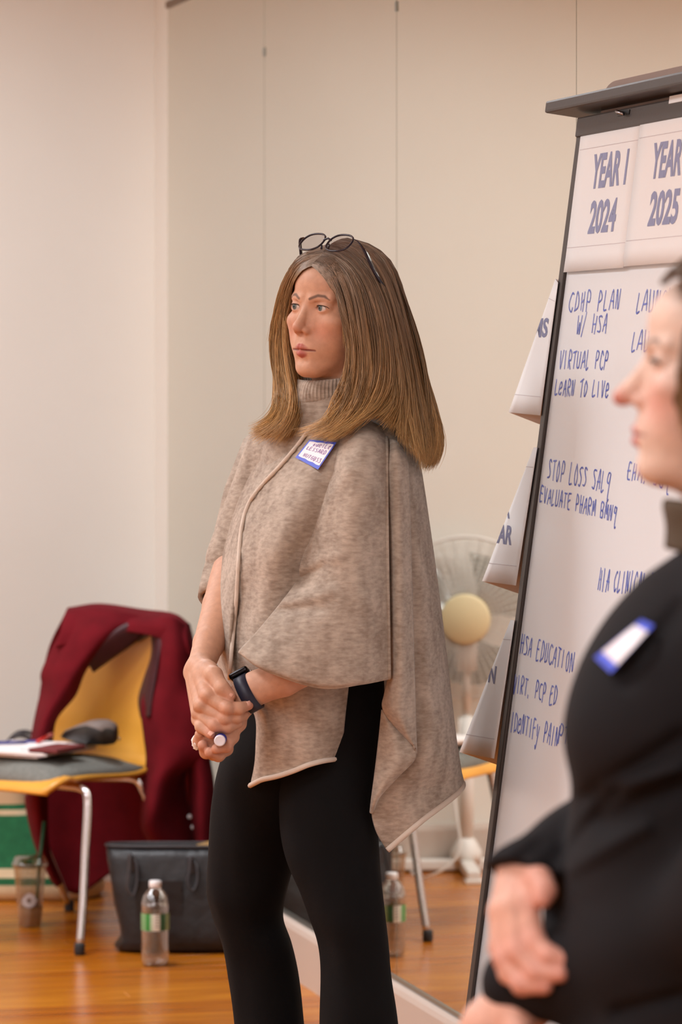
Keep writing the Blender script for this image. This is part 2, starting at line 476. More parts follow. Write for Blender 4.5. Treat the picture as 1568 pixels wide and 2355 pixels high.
# stand: two uprights behind, cross foot with casters
for w in (0.12, BW-0.12):
    p0 = B(w, 0.3, -0.03); p1 = Vector((p0.x, p0.y, 0))-NU*0.02; p1.z = 0.07
    p1 = B(w, BL, -0.03); p1.z = 0.07
    tube('upright', [p0, B(w, BL, -0.03), p1+Vector((0, 0, -0.02))], 0.014, M_metal, ez, 10)
    f0 = p1+NU*0.07; f1 = p1-NU*0.24; f0.z = f1.z = 0.06
    box('foot', (f0+f1)/2, (f0-f1).length, 0.04, 0.03, M_frame, ez, UVZ, 0.006)
    for q in (f0-NU*0.02, f1+NU*0.02):
        lathe('caster', q+TV*-0.0125+Vector((0, 0, -0.0375)), [(0.004, 0), (0.0225, 0.002), (0.0225, 0.023), (0.004, 0.025)], M_blackplastic, ez, 16, (NU, Vector((0, 0, 1)), TV))

# ---- printed text from the built-in font, laid on the board
def text_geo(body, width, height):
    cu = bpy.data.curves.new('t', 'FONT'); cu.body = body; cu.size = 1.0; cu.offset = 0.034; cu.resolution_u = 3
    ob = bpy.data.objects.new('t', cu); COL.objects.link(ob)
    dg = bpy.context.evaluated_depsgraph_get(); me = ob.evaluated_get(dg).to_mesh()
    v = np.array([p.co[:] for p in me.vertices]); f = [list(p.vertices) for p in me.polygons]
    ob.evaluated_get(dg).to_mesh_clear(); bpy.data.objects.remove(ob); bpy.data.curves.remove(cu)
    mn = v.min(0); mx = v.max(0)
    v = (v-mn)/np.maximum(mx-mn, 1e-6)*np.array([width, height, 0])
    return v, f
def print_on(name, body, w0, h1, width, height, n, m, parent, clip=None):
    """text with lower left corner at board (w0,h1)"""
    v, f = text_geo(body, width, height)
    bm = bmesh.new(); bv = [bm.verts.new((w0+p[0], h1-p[1], 0)) for p in v]
    for q in f:
        try: bm.faces.new([bv[i] for i in q])
        except ValueError: pass
    if clip:
        (a, b) = clip; dr = Vector((b[0]-a[0], b[1]-a[1], 0)); nr = Vector((dr.y, -dr.x, 0))
        if nr.x > 0: nr = -nr
        bmesh.ops.bisect_plane(bm, geom=list(bm.verts)+list(bm.edges)+list(bm.faces), plane_co=(a[0], a[1], 0), plane_no=nr, clear_outer=True)
    bm.verts.index_update(); vs = [B(p.co.x, p.co.y, n) for p in bm.verts]; fs = [[x.index for x in q.verts] for q in bm.faces]
    bm.free()
    return mk(name, vs, fs, m, parent, smooth=False)

# ---- sheets taped to the board top
def rect_from(px0, py0, px1, py1): 
    a = Bpx(px0, py0); b = Bpx(px1, py1); return a[0], a[1], b[0], b[1]
w0, h0 = Bpx(1346, 296); w1, h1 = Bpx(1442, 620)
SW = w1-w0+0.004; SH = Bpx(1302, 628)[1]-h0
def printed_sheet(w, h, n, lines, label, grp, skew=0.0, ink=M_print):
    t = thing('printed_sheet', B(w+SW/2, h+SH, n), label, 'paper', grp)
    G = []
    nr, nc = 10, 8
    pts = np.array([[tuple(B(w+SW*j/(nc-1)+skew*i/(nr-1), h+SH*i/(nr-1), n+0.05*max(0, i/(nr-1)-.86)**1.5*(0.3+j/(nc-1)))) for j in range(nc)] for i in range(nr)])
    s = mk('sheet', pts.reshape(-1, 3), gridfaces(nr, nc), M_paper, t); solidify(s, 0.0006)
    for (yy) in (0.152, 0.83): bpoly('printed_rule', [(w+0.006, h+SH*yy), (w+SW-0.01, h+SH*yy), (w+SW-0.01, h+SH*yy+0.0009), (w+0.006, h+SH*yy+0.0009)], n+0.0007, M_rule, t)
    for (body, fx, fy, fw, fh) in lines: print_on('printed_text', body, w+SW*fx, h+SH*fy, SW*fw, SH*fh, n+0.0008, ink, t)
    return t
fA, hA = Bpx(1366, 437); fB, hB = Bpx(1360, 541)
hT1 = Bpx(1366, 358)[1]; hT2 = Bpx(1362, 464)[1]
ww1 = Bpx(1447, 425)[0]-fA; ww2 = Bpx(1422, 530)[0]-fB
L1 = [('YEAR 1', (fA-w0)/SW, (hA-h0)/SH, ww1/SW, (hA-hT1)/SH), ('2024', (fB-w0)/SW, (hB-h0)/SH, ww2/SW, (hB-hT2)/SH)]
L2 = [('YEAR 2', (fA-w0)/SW-0.02, (hA-h0)/SH, ww1/SW*1.02, (hA-hT1)/SH), ('2025', (fB-w0)/SW-0.02, (hB-h0)/SH, ww2/SW, (hB-hT2)/SH)]
printed_sheet(w0, h0, 0.0068, L1, 'white sheet printed YEAR 1 2024 taped at the top left of the easel', 'printed sheets on the easel', 0.004)
printed_sheet(w0+SW-0.006, h0-0.002, 0.0085, L2, 'white sheet printed YEA and 202, cut off by the right edge, taped on the easel', 'printed sheets on the easel', 0.002)

# ---- three sheets taped along the left frame, each folded back along a slanting crease
def folded_sheet(topr, botr, creaset, creaseb, flap, text, label):
    a = Bpx(*topr); b = Bpx(*botr); c = Bpx(*creaset); d = Bpx(*creaseb); e = Bpx(*flap)
    t = thing('folded_sheet', B(b[0], b[1], 0.008), label, 'paper', 'folded sheets along the easel edge')
    n0 = 0.0085
    def grid(P, Q, Rr, S, nP, nQ, nR, nS, k=8):      # P Q top, R S bottom
        out = []
        for i in range(k):
            for j in range(k):
                s, r = i/(k-1), j/(k-1)
                w_ = (P[0]*(1-r)+Q[0]*r)*(1-s)+(Rr[0]*(1-r)+S[0]*r)*s; h_ = (P[1]*(1-r)+Q[1]*r)*(1-s)+(Rr[1]*(1-r)+S[1]*r)*s
                nn = (nP*(1-r)+nQ*r)*(1-s)+(nR*(1-r)+nS*r)*s
                out.append(B(w_, h_, nn))
        return out, gridfaces(k, k)
    v, f = grid(c, a, d, b, n0, n0, n0, n0)
    solidify(mk('sheet', v, f, M_paper, t), 0.0006)
    v, f = grid(c, (a[0]+0.01, a[1]), d, e, n0-0.001, n0-0.02, n0-0.0015, n0-0.05)
    solidify(mk('back_flap', v, f, M_paper_b, t), 0.0006)
    # ruled border and the visible end of the heading
    def lerp(p, q, s): return (p[0]*(1-s)+q[0]*s, p[1]*(1-s)+q[1]*s)
    for s in (0.14, 0.86):
        p = lerp(c, d, s); q = lerp(a, b, s); p2 = lerp(c, d, s+0.004); q2 = lerp(a, b, s+0.004)
        q = lerp(p, q, 0.94); q2 = lerp(p2, q2, 0.94)
        bpoly('printed_rule', [p, q, q2, p2], n0+0.0007, M_rule, t)
    for (body, p0, p1, top) in text:
        x0, y0 = Bpx(*p0); x1, y1 = Bpx(*p1); hh = y0-Bpx(*top)[1]
        print_on('printed_text', body, x0, y0, x1-x0, hh, n0+0.0008, M_print2, t, clip=(c, d))
    return t
folded_sheet((1294, 652), (1253, 957), (1288, 643), (1180, 950), (1243, 990), [('RAMS', (1202, 779), (1268, 783), (1202, 735))], 'folded sheet showing the letters MS, topmost along the left edge of the easel')
folded_sheet((1246, 1031), (1197, 1348), (1238, 1030), (1119, 1338), (1184, 1374), [('YEAR', (1128, 1246), (1187, 1254), (1128, 1202)), ('A R', (1152, 1190), (1183, 1193), (1152, 1150))], 'folded sheet ending in EAR, middle one along the left edge of the easel')
folded_sheet((1194, 1428), (1147, 1746), (1185, 1427), (1067, 1731), (1138, 1769), [('TION', (1096, 1560), (1150, 1564), (1096, 1518))], 'folded sheet showing a last letter N, lowest along the left edge of the easel')

# ---- handwriting: strokes of a marker on the board
GL = {
 'A': [[(0, 0), (.35, 1), (.6, 0)], [(.1, .38), (.55, .42)]], 'B': [[(0.05, 0), (.05, 1), (.45, .9), (.4, .55), (.05, .52), (.5, .4), (.45, .05), (.05, 0)]],
 'C': [[(.55, .85), (.3, 1), (.05, .6), (.1, .15), (.35, 0), (.6, .12)]], 'D': [[(.05, 0), (.1, 1), (.55, .7), (.5, .2), (.05, 0)]],
 'E': [[(.5, 1), (.08, .97), (.05, 0), (.5, .03)], [(.06, .52), (.42, .55)]], 'F': [[(.5, 1), (.08, .97), (.05, 0)], [(.06, .52), (.4, .55)]],
 'G': [[(.55, .85), (.3, 1), (.05, .6), (.1, .15), (.35, 0), (.55, .2), (.55, .45), (.3, .45)]], 'H': [[(.05, 1), (.08, 0)], [(.5, 1), (.5, 0)], [(.06, .45), (.5, .55)]],
 'I': [[(.2, 1), (.22, 0)]], 'K': [[(.05, 1), (.06, 0)], [(.5, 1), (.06, .45), (.55, 0)]], 'L': [[(.1, 1), (.05, .02), (.5, .05)]],
 'M': [[(0, 0), (.1, 1), (.3, .35), (.5, 1), (.6, 0)]], 'N': [[(.03, 0), (.08, 1), (.48, 0), (.55, 1)]], 'O': [[(.3, 1), (.05, .6), (.12, .1), (.4, 0), (.55, .5), (.3, 1)]],
 'P': [[(.05, 0), (.08, 1), (.5, .88), (.45, .52), (.08, .45)]], 'R': [[(.05, 0), (.08, 1), (.5, .85), (.42, .52), (.08, .48), (.55, 0)]],
 'S': [[(.55, .9), (.3, 1), (.1, .78), (.5, .35), (.4, .05), (.05, .05)]], 'T': [[(0, .95), (.6, 1)], [(.3, .97), (.28, 0)]], 'U': [[(.05, 1), (.08, .15), (.3, 0), (.5, .2), (.52, 1)]],
 'V': [[(.02, 1), (.25, 0), (.55, 1)]], 'W': [[(0, 1), (.15, 0), (.3, .7), (.42, 0), (.6, 1)]], 'X': [[(0, 1), (.55, 0)], [(.5, 1), (.05, 0)]],
 'Y': [[(.02, 1), (.28, .5)], [(.55, 1), (.1, -.35)]], 'Q': [[(.5, .9), (.2, .9), (.1, .55), (.45, .5), (.55, .9), (.45, 0), (.5, -.4), (.65, -.3)]],
 'e': [[(.08, .4), (.5, .5), (.4, .78), (.12, .7), (.08, .15), (.35, 0), (.55, .12)]], 'y': [[(.05, .7), (.25, .2)], [(.5, .75), (.15, -.4), (.0, -.3)]],
 '/': [[(.5, 1.15), (.05, -.25)]], '.': [[(.15, 0), (.2, .05)]], '-': [[(.0, .45), (.6, .5)]], 'd': [[(.5, 1), (.5, 0), (.2, .05), (.1, .4), (.5, .5)]],
 'u': [[(.05, .7), (.1, .1), (.4, .1), (.5, .7), (.52, 0)]], 'l': [[(.25, 1), (.25, 0)]], 'i': [[(.2, .7), (.22, 0)]], 'o': [[(.3, .7), (.08, .4), (.3, 0), (.52, .4), (.3, .7)]],
 'n': [[(.05, 0), (.08, .7)], [(.08, .5), (.35, .72), (.5, .5), (.52, 0)]],
}
def strokes_geo(textline, place, size, sw, rnd, jit=0.075):
    """place(x,y)->point for x along 0..1, y letter heights; flat ribbons"""
    V, Fc = [], []
    n = len(textline)
    for k, chx in enumerate(textline):
        if chx == ' ' or chx not in GL: continue
        for st in GL[chx]:
            pts = [(x+rnd.uniform(-jit, jit), y+rnd.uniform(-jit, jit)) for (x, y) in st]
            if len(pts) > 2: pts = spline(np.array(pts), 3*len(pts))
            P = [place((k+0.12+p[0]*1.15)/n, p[1]) for p in pts]
            P = np.array([tuple(p) for p in P])
            for i in range(len(P)-1):
                yield_a = P[i]; yield_b = P[i+1]
                V.append((yield_a, yield_b))
    return V
def handwriting(textline, p0, p1, hpx, parent, name='handwriting', ink=M_ink, sw=0.0029, seed=0, slant=0.0):
    rnd = random.Random(sum(map(ord, textline))+seed)
    a = Bpx(*p0); b = Bpx(*p1); hh = a[1]-Bpx(p0[0], p0[1]-hpx)[1]
    def place(x, y): return Vector((a[0]*(1-x)+b[0]*x+slant*y*hh, a[1]*(1-x)+b[1]*x-y*hh, 0))
    pos = 0
    for word in textline.split(' '):
        if word:
            a0 = pos/len(textline); k0 = len(word)/len(textline)
            V, Fc = [], []
            for (s, e) in strokes_geo(word, lambda x, y: place(a0+x*k0, y), hh, sw, rnd):
                s = Vector(s); e = Vector(e); dr = (e-s)
                if dr.length < 1e-6: continue
                dr.normalize(); q = Vector((-dr.y, dr.x, 0))*sw*0.5; s = s-dr*sw*0.3; e = e+dr*sw*0.3
                n = len(V)
                for c in (s+q, s-q, e-q, e+q): V.append(B(c.x, c.y, 0.0008))
                Fc.append([n, n+1, n+2, n+3])
            mk('handwritten_word', V, Fc, ink, parent, smooth=False)
        pos += len(word)+1
for args in [('CDHP PLAN', (1306, 716), (1426, 710), 42), ('W/ HSA', (1324, 768), (1396, 764), 40), ('VIRTUAL PCP', (1284, 846), (1398, 848), 38),
             ('LeARN TO LIVe', (1274, 908), (1400, 914), 36), ('LAUNCH', (1461, 718), (1546, 712), 46), ('LAUNCH', (1450, 806), (1534, 808), 44),
             ('STOP LOSS SALQ', (1257, 1100), (1402, 1132), 44), ('EHM. SOQ', (1440, 1100), (1540, 1124), 36), ('EVALUATE PHARM BMNQ', (1240, 1152), (1418, 1200), 34),
             ('HIA CLINICAL DATA', (1374, 1356), (1530, 1372), 48), ('HSA EDUCATION', (1195, 1500), (1318, 1548), 44), ('-', (1332, 1552), (1372, 1564), 18),
             ('VIRT. PCP ED', (1179, 1592), (1280, 1622), 40), ('IDeNTIFy PAIN', (1172, 1680), (1284, 1716), 44), ('PTS', (1282, 1706), (1320, 1718), 40)]:
    handwriting(*args, parent=ez)
# ------------------------------------------------------------------ chair with everything on and around it
CF = Vector((-0.574, -0.819, 0)); CL = Vector((0.819, -0.574, 0)); CC = Vector((-0.7645, 9.8925, 0))
def CH(f, l, z): return CC+CF*f+CL*l+Vector((0, 0, z))
M_ply = mat('honey varnished plywood', '#e6a742', 0.32, var='#d89632', scale=5, stretch=(1, 1, 0.25), detail=5)
M_plyedge = mat('plywood edge', '#d29430', 0.4)
M_chrome = mat('chromed steel tube', '#c9c4c6', 0.16, metal=1.0)
M_cush = mat('grey woven seat pad', '#7c7c76', 0.9, var='#6c6c66', scale=120, bump=0.15, bscale=900)
M_rubber = mat('dark rubber tip', '#232326', 0.6)
ch = thing('plywood_chair', CC, 'yellow plywood shell chair with grey seat pad and chrome legs', 'chair')
# shell: seat + back in one bent sheet; profile (f, z, half width)
prof = [(0.225, 0.395, 0.19), (0.215, 0.412, 0.205), (0.17, 0.432, 0.22), (0.10, 0.436, 0.222), (0.0, 0.430, 0.215), (-0.10, 0.424, 0.205),
        (-0.17, 0.426, 0.195), (-0.215, 0.445, 0.19), (-0.243, 0.49, 0.19), (-0.258, 0.55, 0.195), (-0.275, 0.64, 0.192), (-0.292, 0.72, 0.178), (-0.305, 0.765, 0.15), (-0.31, 0.785, 0.10)]
P = spline(np.array(prof), 56)
NCX = 21
G = np.zeros((56, NCX, 3))
for i in range(56):
    f, z, hw = P[i]
    for j in range(NCX):
        s = -1+2*j/(NCX-1)
        back = min(1, max(0, (z-0.44)/0.1))
        dz = -0.010*s*s*(1-back)*(1 if f < 0.16 else 0.3)          # seat edges droop at the sides
        df = 0.032*s*s*back                                        # back wraps forward
        G[i, j] = CH(f+df, s*hw, z+dz)
sh = mk('shell', G.reshape(-1, 3), gridfaces(56, NCX), M_ply, ch); solidify(sh, 0.012)
# seat pad on top, puffed
NP_ = 20
G = np.zeros((NP_, NP_, 3))
for i in range(NP_):
    f = 0.215-0.40*i/(NP_-1)
    z0 = np.interp(-f, [-p[0] for p in prof], [p[1] for p in prof]); hw = np.interp(-f, [-p[0] for p in prof], [p[2] for p in prof])-0.012
    for j in range(NP_):
        s = -1+2*j/(NP_-1); r = (1-abs(s)**6)*(1-abs(2*i/(NP_-1)-1)**8)
        G[i, j] = CH(f, s*hw, z0-0.010*s*s+0.007+0.028*r)
pad = mk('seat_pad', G.reshape(-1, 3), gridfaces(NP_, NP_), M_cush, ch); solidify(pad, 0.008, -1)
def leg(pts, foot):
    q = spline(np.array([tuple(CH(*p)) for p in pts]), 22)
    l = tube('leg', q, 0.0105, M_chrome, ch, 12)
    d = Vector(q[-1])-Vector(q[-2]); d.normalize()
    lathe('leg_tip', CH(*foot)-Vector((0, 0, 0)), [(0.012, 0), (0.0135, 0.004), (0.0135, 0.026), (0.0115, 0.03)], M_rubber, l, 16)
leg([(0.11, 0.05, 0.405), (0.125, 0.18, 0.405), (0.135, 0.235, 0.402), (0.142, 0.257, 0.375), (0.165, 0.268, 0.25), (0.19, 0.28, 0.12), (0.213, 0.288, 0.012)], (0.213, 0.288, 0))
leg([(0.11, -0.05, 0.405), (0.125, -0.18, 0.405), (0.135, -0.235, 0.402), (0.142, -0.257, 0.375), (0.165, -0.268, 0.25), (0.19, -0.28, 0.12), (0.213, -0.288, 0.012)], (0.213, -0.288, 0))
for s in (1, -1):
    leg([(-0.08, 0.02*s, 0.400), (-0.13, 0.12*s, 0.400), (-0.15, 0.175*s, 0.398), (-0.16, 0.196*s, 0.372), (-0.22, 0.205*s, 0.25), (-0.30, 0.21*s, 0.12), (-0.367, 0.216*s, 0.012)], (-0.367, 0.216*s, 0))
box('mount_plate', CH(0.04, 0, 0.408), 0.2, 0.12, 0.016, M_rubber, ch, (CF, CL, Vector((0, 0, 1))), 0.003)

# things lying on the seat -------------------------------------------------
M_pp = mat('white paper stack', '#efe8e6', 0.8)
M_ppl = mat('lavender paper', '#b9b6cc', 0.8)
M_nb = mat('maroon notebook cover', '#6e2a2e', 0.5)
M_brown = mat('taupe leather case', '#766862', 0.55, bump=0.05)
M_dark = mat('black case side', '#1d1a18', 0.4)
ZS = 0.474
def lie(f, l, z, ang):
    a = math.radians(ang); x = CF*math.cos(a)+CL*math.sin(a); y = -CF*math.sin(a)+CL*math.cos(a); return CH(f, l, z), (x, y, Vector((0, 0, 1)))
c, ax = lie(0.03, -0.0, ZS+0.004, 12)
pp = thing('paper_stack', c-Vector((0, 0, 0.004)), 'loose stack of white papers lying flat on the chair seat', 'papers')
for k in range(4):
    c, ax = lie(0.03+0.006*k, -0.01+0.008*((k*7) % 3-1), ZS+0.0018+0.0036*k, 12+((k*5) % 4-1.5)*3)
    box('sheet_block', c, 0.29, 0.215, 0.0034, M_pp if k != 1 else M_ppl, pp, ax)
c, ax = lie(0.09, 0.115, ZS+0.0205, 8); nb = box('notebook', c, 0.14, 0.085, 0.010, M_nb, None, ax, 0.002); tag(nb, 'small maroon notebook on the white papers', 'notebook')
c, ax = lie(0.04, 0.03, ZS+0.018, 28); fp = box('folded_paper', c, 0.15, 0.10, 0.005, M_pp, None, ax); tag(fp, 'folded white paper behind the maroon notebook', 'paper')
# glasses case: wedge shaped soft case
c, ax = lie(-0.10, 0.06, ZS+0.016, 66)
gc = thing('glasses_case', c, 'taupe and black soft glasses case on the chair papers', 'case')
rows = []
for (x, hw, z0, z1) in ((-0.085, 0.012, 0.002, 0.008), (-0.05, 0.024, 0.001, 0.022), (0.0, 0.03, 0.0, 0.036), (0.05, 0.031, 0.0, 0.048), (0.075, 0.026, 0.002, 0.045), (0.083, 0.012, 0.01, 0.034)):
    ring = []
    for a in np.linspace(0, 2*math.pi, 17)[:-1]:
        ring.append(c+ax[0]*x+ax[1]*(hw*math.copysign(abs(math.cos(a))**0.6, math.cos(a)))+Vector((0, 0, (z0+z1)/2+(z1-z0)/2*math.copysign(abs(math.sin(a))**0.6, math.sin(a)))))
    rows.append(ring)
rows = [[c+(p-c)*1.4 for p in r] for r in rows]
V = [p for r in rows for p in r]; Fc = gridfaces(len(rows), 16, True)+[list(range(16))[::-1], [(len(rows)-1)*16+j for j in range(16)]]
fm = [0 if (len(q) == 4 and (q[0] % 16) in range(1, 7)) else 1 for q in Fc]
cs = mk('case_body', V, Fc, None, gc, mats=[M_brown, M_dark], fm=fm)
lathe('snap', c+ax[0]*0.098+ax[1]*0.042+Vector((0, 0, 0.017)), [(0.004, 0), (0.005, 0.001), (0.003, 0.003)], M_chrome, gc, 12, (Vector((0, 0, 1)), ax[0], ax[1]))
def pen(name, p0, p1, r, m1, m2, label):
    t = thing(name, p0, label, 'pen'); d = (p1-p0)
    tube('barrel', [p0+d*0.02, p0+d*0.68], r, m1, t, 10); tube('cap', [p0+d*0.66, p0+d*0.97, p1], [r*1.12, r*1.12, r*0.7], m2, t, 10)
M_redp = mat('red pen plastic', '#c8241c', 0.35); M_bluep = mat('dark blue pen plastic', '#2a2a78', 0.35); M_whitep = mat('white plastic', '#ece8ea', 0.4)
pen('red_pen', CH(0.03, 0.0, ZS+0.026), CH(-0.07, -0.03, ZS+0.036), 0.0048, M_redp, mat('clear red cap', '#a8504a', 0.3), 'red pen leaning against the glasses case')
pen('blue_pen', CH(0.09, -0.10, ZS+0.022), CH(-0.01, -0.02, ZS+0.022), 0.0045, M_bluep, M_bluep, 'dark blue pen on the paper stack at the back of the seat')

# red coat over the chair back ---------------------------------------------
M_red = mat('deep red wool', '#6b101b', 0.92, var='#5c0b15', scale=18, bump=0.12, bscale=700, spec=0.2)
M_lin = mat('plum lining', '#42161f', 0.5, var='#351018', scale=15)
M_lab = mat('grey collar label', '#6c6462', 0.8)
DC = 10.05
ct = thing('red_coat', CH(-0.3, 0, 0.2), 'dark red wool coat hung over the back of the plywood chair', 'coat')
# back of the coat, behind the chair, hanging below the seat
patch('coat_back', [Wrow(r, DC) for r in (
    [(150, 1412, .12), (230, 1402, .14), (310, 1408, .12), (400, 1422, .05), (432, 1450, -.0)],
    [(110, 1500, .20), (220, 1490, .25), (320, 1490, .2), (395, 1500, .12), (440, 1520, .04)],
    [(85, 1640, .26), (200, 1640, .30), (310, 1640, .24), (395, 1640, .14), (444, 1640, .06)],
    [(72, 1780, .29), (190, 1790, .32), (300, 1790, .25), (390, 1780, .15), (446, 1770, .06)],
    [(80, 1900, .30), (180, 1930, .33), (290, 1930, .26), (385, 1910, .16), (446, 1890, .07)],
    [(128, 2040, .31), (185, 2055, .33), (250, 2010, .27), (340, 1965, .18), (440, 1950, .1)])], M_red, ct, 40, 36, 0.006)
# roll over the top of the backrest
patch('coat_shoulders', [Wrow(r, DC) for r in (
    [(158, 1440, .17), (235, 1430, .2), (320, 1436, .18), (400, 1450, .10), (440, 1478, .04)],
    [(160, 1402, .12), (235, 1393, .13), (330, 1405, .10), (400, 1415, .03), (436, 1440, .0)],
    [(152, 1408, .03), (225, 1398, .02), (320, 1412, .0), (390, 1420, -.07), (430, 1442, -.08)],
    [(140, 1450, -.02), (215, 1432, -.03), (300, 1430, -.05), (380, 1440, -.11), (432, 1475, -.12)],
    [(128, 1490, -.035), (200, 1470, -.045), (270, 1452, -.05), (375, 1470, -.11), (440, 1510, -.12)])], M_red, ct, 24, 36, 0.007)
# left front (image left) sweeping down over the seat side
patch('coat_front', [Wrow(r, DC) for r in (
    [(168, 1404, .02), (215, 1402, -.01), (265, 1408, -.03), (318, 1416, -.03), (352, 1424, -.03)],
    [(140, 1455, .0), (190, 1450, -.05), (235, 1452, -.07), (265, 1450, -.06), (284, 1441, -.04)],
    [(98, 1542, .0), (140, 1530, -.06), (178, 1535, -.085), (196, 1532, -.06), (203, 1530, -.03)],
    [(97, 1580, .01), (122, 1585, -.06), (145, 1590, -.085), (165, 1592, -.06), (172, 1598, -.03)],
    [(82, 1650, .03), (95, 1650, -.04), (108, 1652, -.07), (122, 1652, -.05), (128, 1655, -.02)],
    [(70, 1720, .06), (80, 1722, -.01), (92, 1724, -.03), (106, 1724, -.01), (118, 1722, .04)],
    [(60, 1800, .10), (72, 1802, .04), (86, 1802, .02), (98, 1802, .05), (110, 1800, .1)],
    [(62, 1860, .13), (74, 1866, .08), (88, 1866, .06), (98, 1866, .08), (108, 1862, .14)],
    [(84, 1950, .17), (92, 1958, .12), (100, 1960, .1), (106, 1958, .12), (112, 1952, .18)],
    [(122, 2030, .2), (128, 2034, .17), (134, 2036, .16), (138, 2034, .17), (142, 2030, .2)])], M_red, ct, 70, 22, 0.007)
# right front hanging to the floor bag
patch('coat_front', [Wrow(r, DC) for r in (
    [(352, 1428, -.06), (375, 1420, -.09), (400, 1422, -.11), (425, 1436, -.08), (438, 1450, -.03)],
    [(356, 1490, -.08), (380, 1490, -.13), (408, 1490, -.14), (436, 1492, -.1), (448, 1500, -.04)],
    [(346, 1560, -.09), (376, 1562, -.14), (410, 1562, -.15), (440, 1560, -.11), (456, 1560, -.04)],
    [(326, 1620, -.09), (366, 1625, -.15), (408, 1626, -.16), (446, 1622, -.15), (468, 1620, -.10)],
    [(332, 1690, -.10), (368, 1692, -.16), (412, 1692, -.17), (452, 1690, -.16), (480, 1690, -.13)],
    [(338, 1745, -.11), (368, 1748, -.17), (402, 1748, -.18), (446, 1745, -.16), (484, 1745, -.14)],
    [(332, 1800, -.10), (352, 1802, -.18), (378, 1800, -.18), (405, 1790, -.13), (430, 1775, -.06)],
    [(326, 1855, -.09), (342, 1860, -.19), (366, 1856, -.19), (398, 1840, -.12), (426, 1822, -.05)],
    [(326, 1900, -.08), (340, 1905, -.18), (366, 1905, -.18), (404, 1898, -.12), (440, 1884, -.05)],
    [(340, 1932, -.07), (358, 1942, -.14), (388, 1946, -.15), (424, 1946, -.1), (452, 1938, -.04)])], M_red, ct, 70, 30, 0.007)
# the sleeve/outer fold at the far right
patch('coat_sleeve', [Wrow(r, DC) for r in (
    [(432, 1740, -.10), (448, 1738, -.15), (466, 1738, -.15), (480, 1740, -.12)],
    [(438, 1800, -.09), (456, 1800, -.15), (474, 1800, -.15), (490, 1800, -.12)],
    [(440, 1870, -.08), (458, 1872, -.15), (476, 1872, -.15), (492, 1870, -.12)],
    [(448, 1940, -.07), (462, 1944, -.14), (478, 1944, -.14), (492, 1940, -.11)])], M_red, ct, 24, 16, 0.007)
# lining turned outward along both inner edges, collar band and grey label
patch('lining', [Wrow(r, DC) for r in (
    [(354, 1430, -.035), (335, 1420, -.035), (312, 1420, -.03)],
    [(338, 1452, -.045), (305, 1434, -.055), (276, 1436, -.045)],
    [(304, 1482, -.045), (265, 1458, -.065), (240, 1460, -.055)],
    [(262, 1512, -.04), (228, 1490, -.065), (205, 1505, -.06)],
    [(214, 1546, -.03), (200, 1528, -.055), (184, 1540, -.06)])], M_lin, ct, 30, 12, 0.005)
patch('lining', [Wrow(r, DC) for r in (
    [(344, 1430, -.06), (358, 1424, -.075), (372, 1428, -.085)],
    [(350, 1470, -.06), (362, 1462, -.095), (374, 1466, -.11)],
    [(348, 1510, -.05), (356, 1505, -.1), (366, 1510, -.125)],
    [(332, 1560, -.04), (344, 1558, -.1), (358, 1560, -.13)],
    [(319, 1608, -.04), (334, 1606, -.1), (350, 1606, -.135)],
    [(324, 1650, -.05), (334, 1650, -.1), (344, 1650, -.14)])], M_lin, ct, 34, 12, 0.005)
patch('collar_band', [Wrow(r, DC) for r in (
    [(285, 1432, -.02), (320, 1422, -.01), (352, 1428, -.03)],
    [(290, 1462, .02), (322, 1448, .03), (352, 1456, .0)],
    [(288, 1480, .04), (320, 1474, .045), (352, 1482, .02)])], M_lin, ct, 12, 14, 0.005)
patch('collar_label', [Wrow(r, DC) for r in (
    [(318, 1430, -.02), (335, 1428, -.025), (348, 1432, -.03)],
    [(308, 1458, .005), (330, 1455, .0), (349, 1458, -.01)],
    [(304, 1476, .025), (328, 1474, .02), (350, 1477, .0)])], M_lab, ct, 10, 10, 0.003)
# dark inside of the hem seen below the seat and small pale buttons
for (x, y, dd) in ((436, 1878, -.07), (444, 1902, -.07)):
    lathe('button', W(x, y, DC+dd-.02), [(0.001, -0.003), (0.0062, -0.002), (0.0062, 0.002), (0.001, 0.003)], M_whitep, ct, 14, (Vector((1, 0, 0)), Vector((0, 0, 1)), Vector((0, -1, 0))))
# ------------------------------------------------------------------ bags, bottle, cup, fan
def ringloft(name, rings, m, parent, cap0=True, cap1=True, smooth=True, sub=0):
    n = len(rings[0]); V = [p for r in rings for p in r]; Fc = gridfaces(len(rings), n, True)
    if cap0: Fc.append(list(range(n))[::-1])
    if cap1: Fc.append([(len(rings)-1)*n+j for j in range(n)])
    return mk(name, V, Fc, m, parent, smooth)
def superring(c, ax, ay, rx, ry, p=0.5, n=32, wob=0.0, ph=0.0):
    out = []
    for k in range(n):
        a = 2*math.pi*k/n; ca, sa = math.cos(a), math.sin(a); w_ = 1+wob*math.sin(3*a+ph)+wob*0.6*math.sin(5*a+2*ph)
        out.append(Vector(c)+ax*(rx*w_*math.copysign(abs(ca)**p, ca))+ay*(ry*w_*math.copysign(abs(sa)**p, sa)))
    return out
XA, YA, ZA = Vector((1, 0, 0)), Vector((0, 1, 0)), Vector((0, 0, 1))

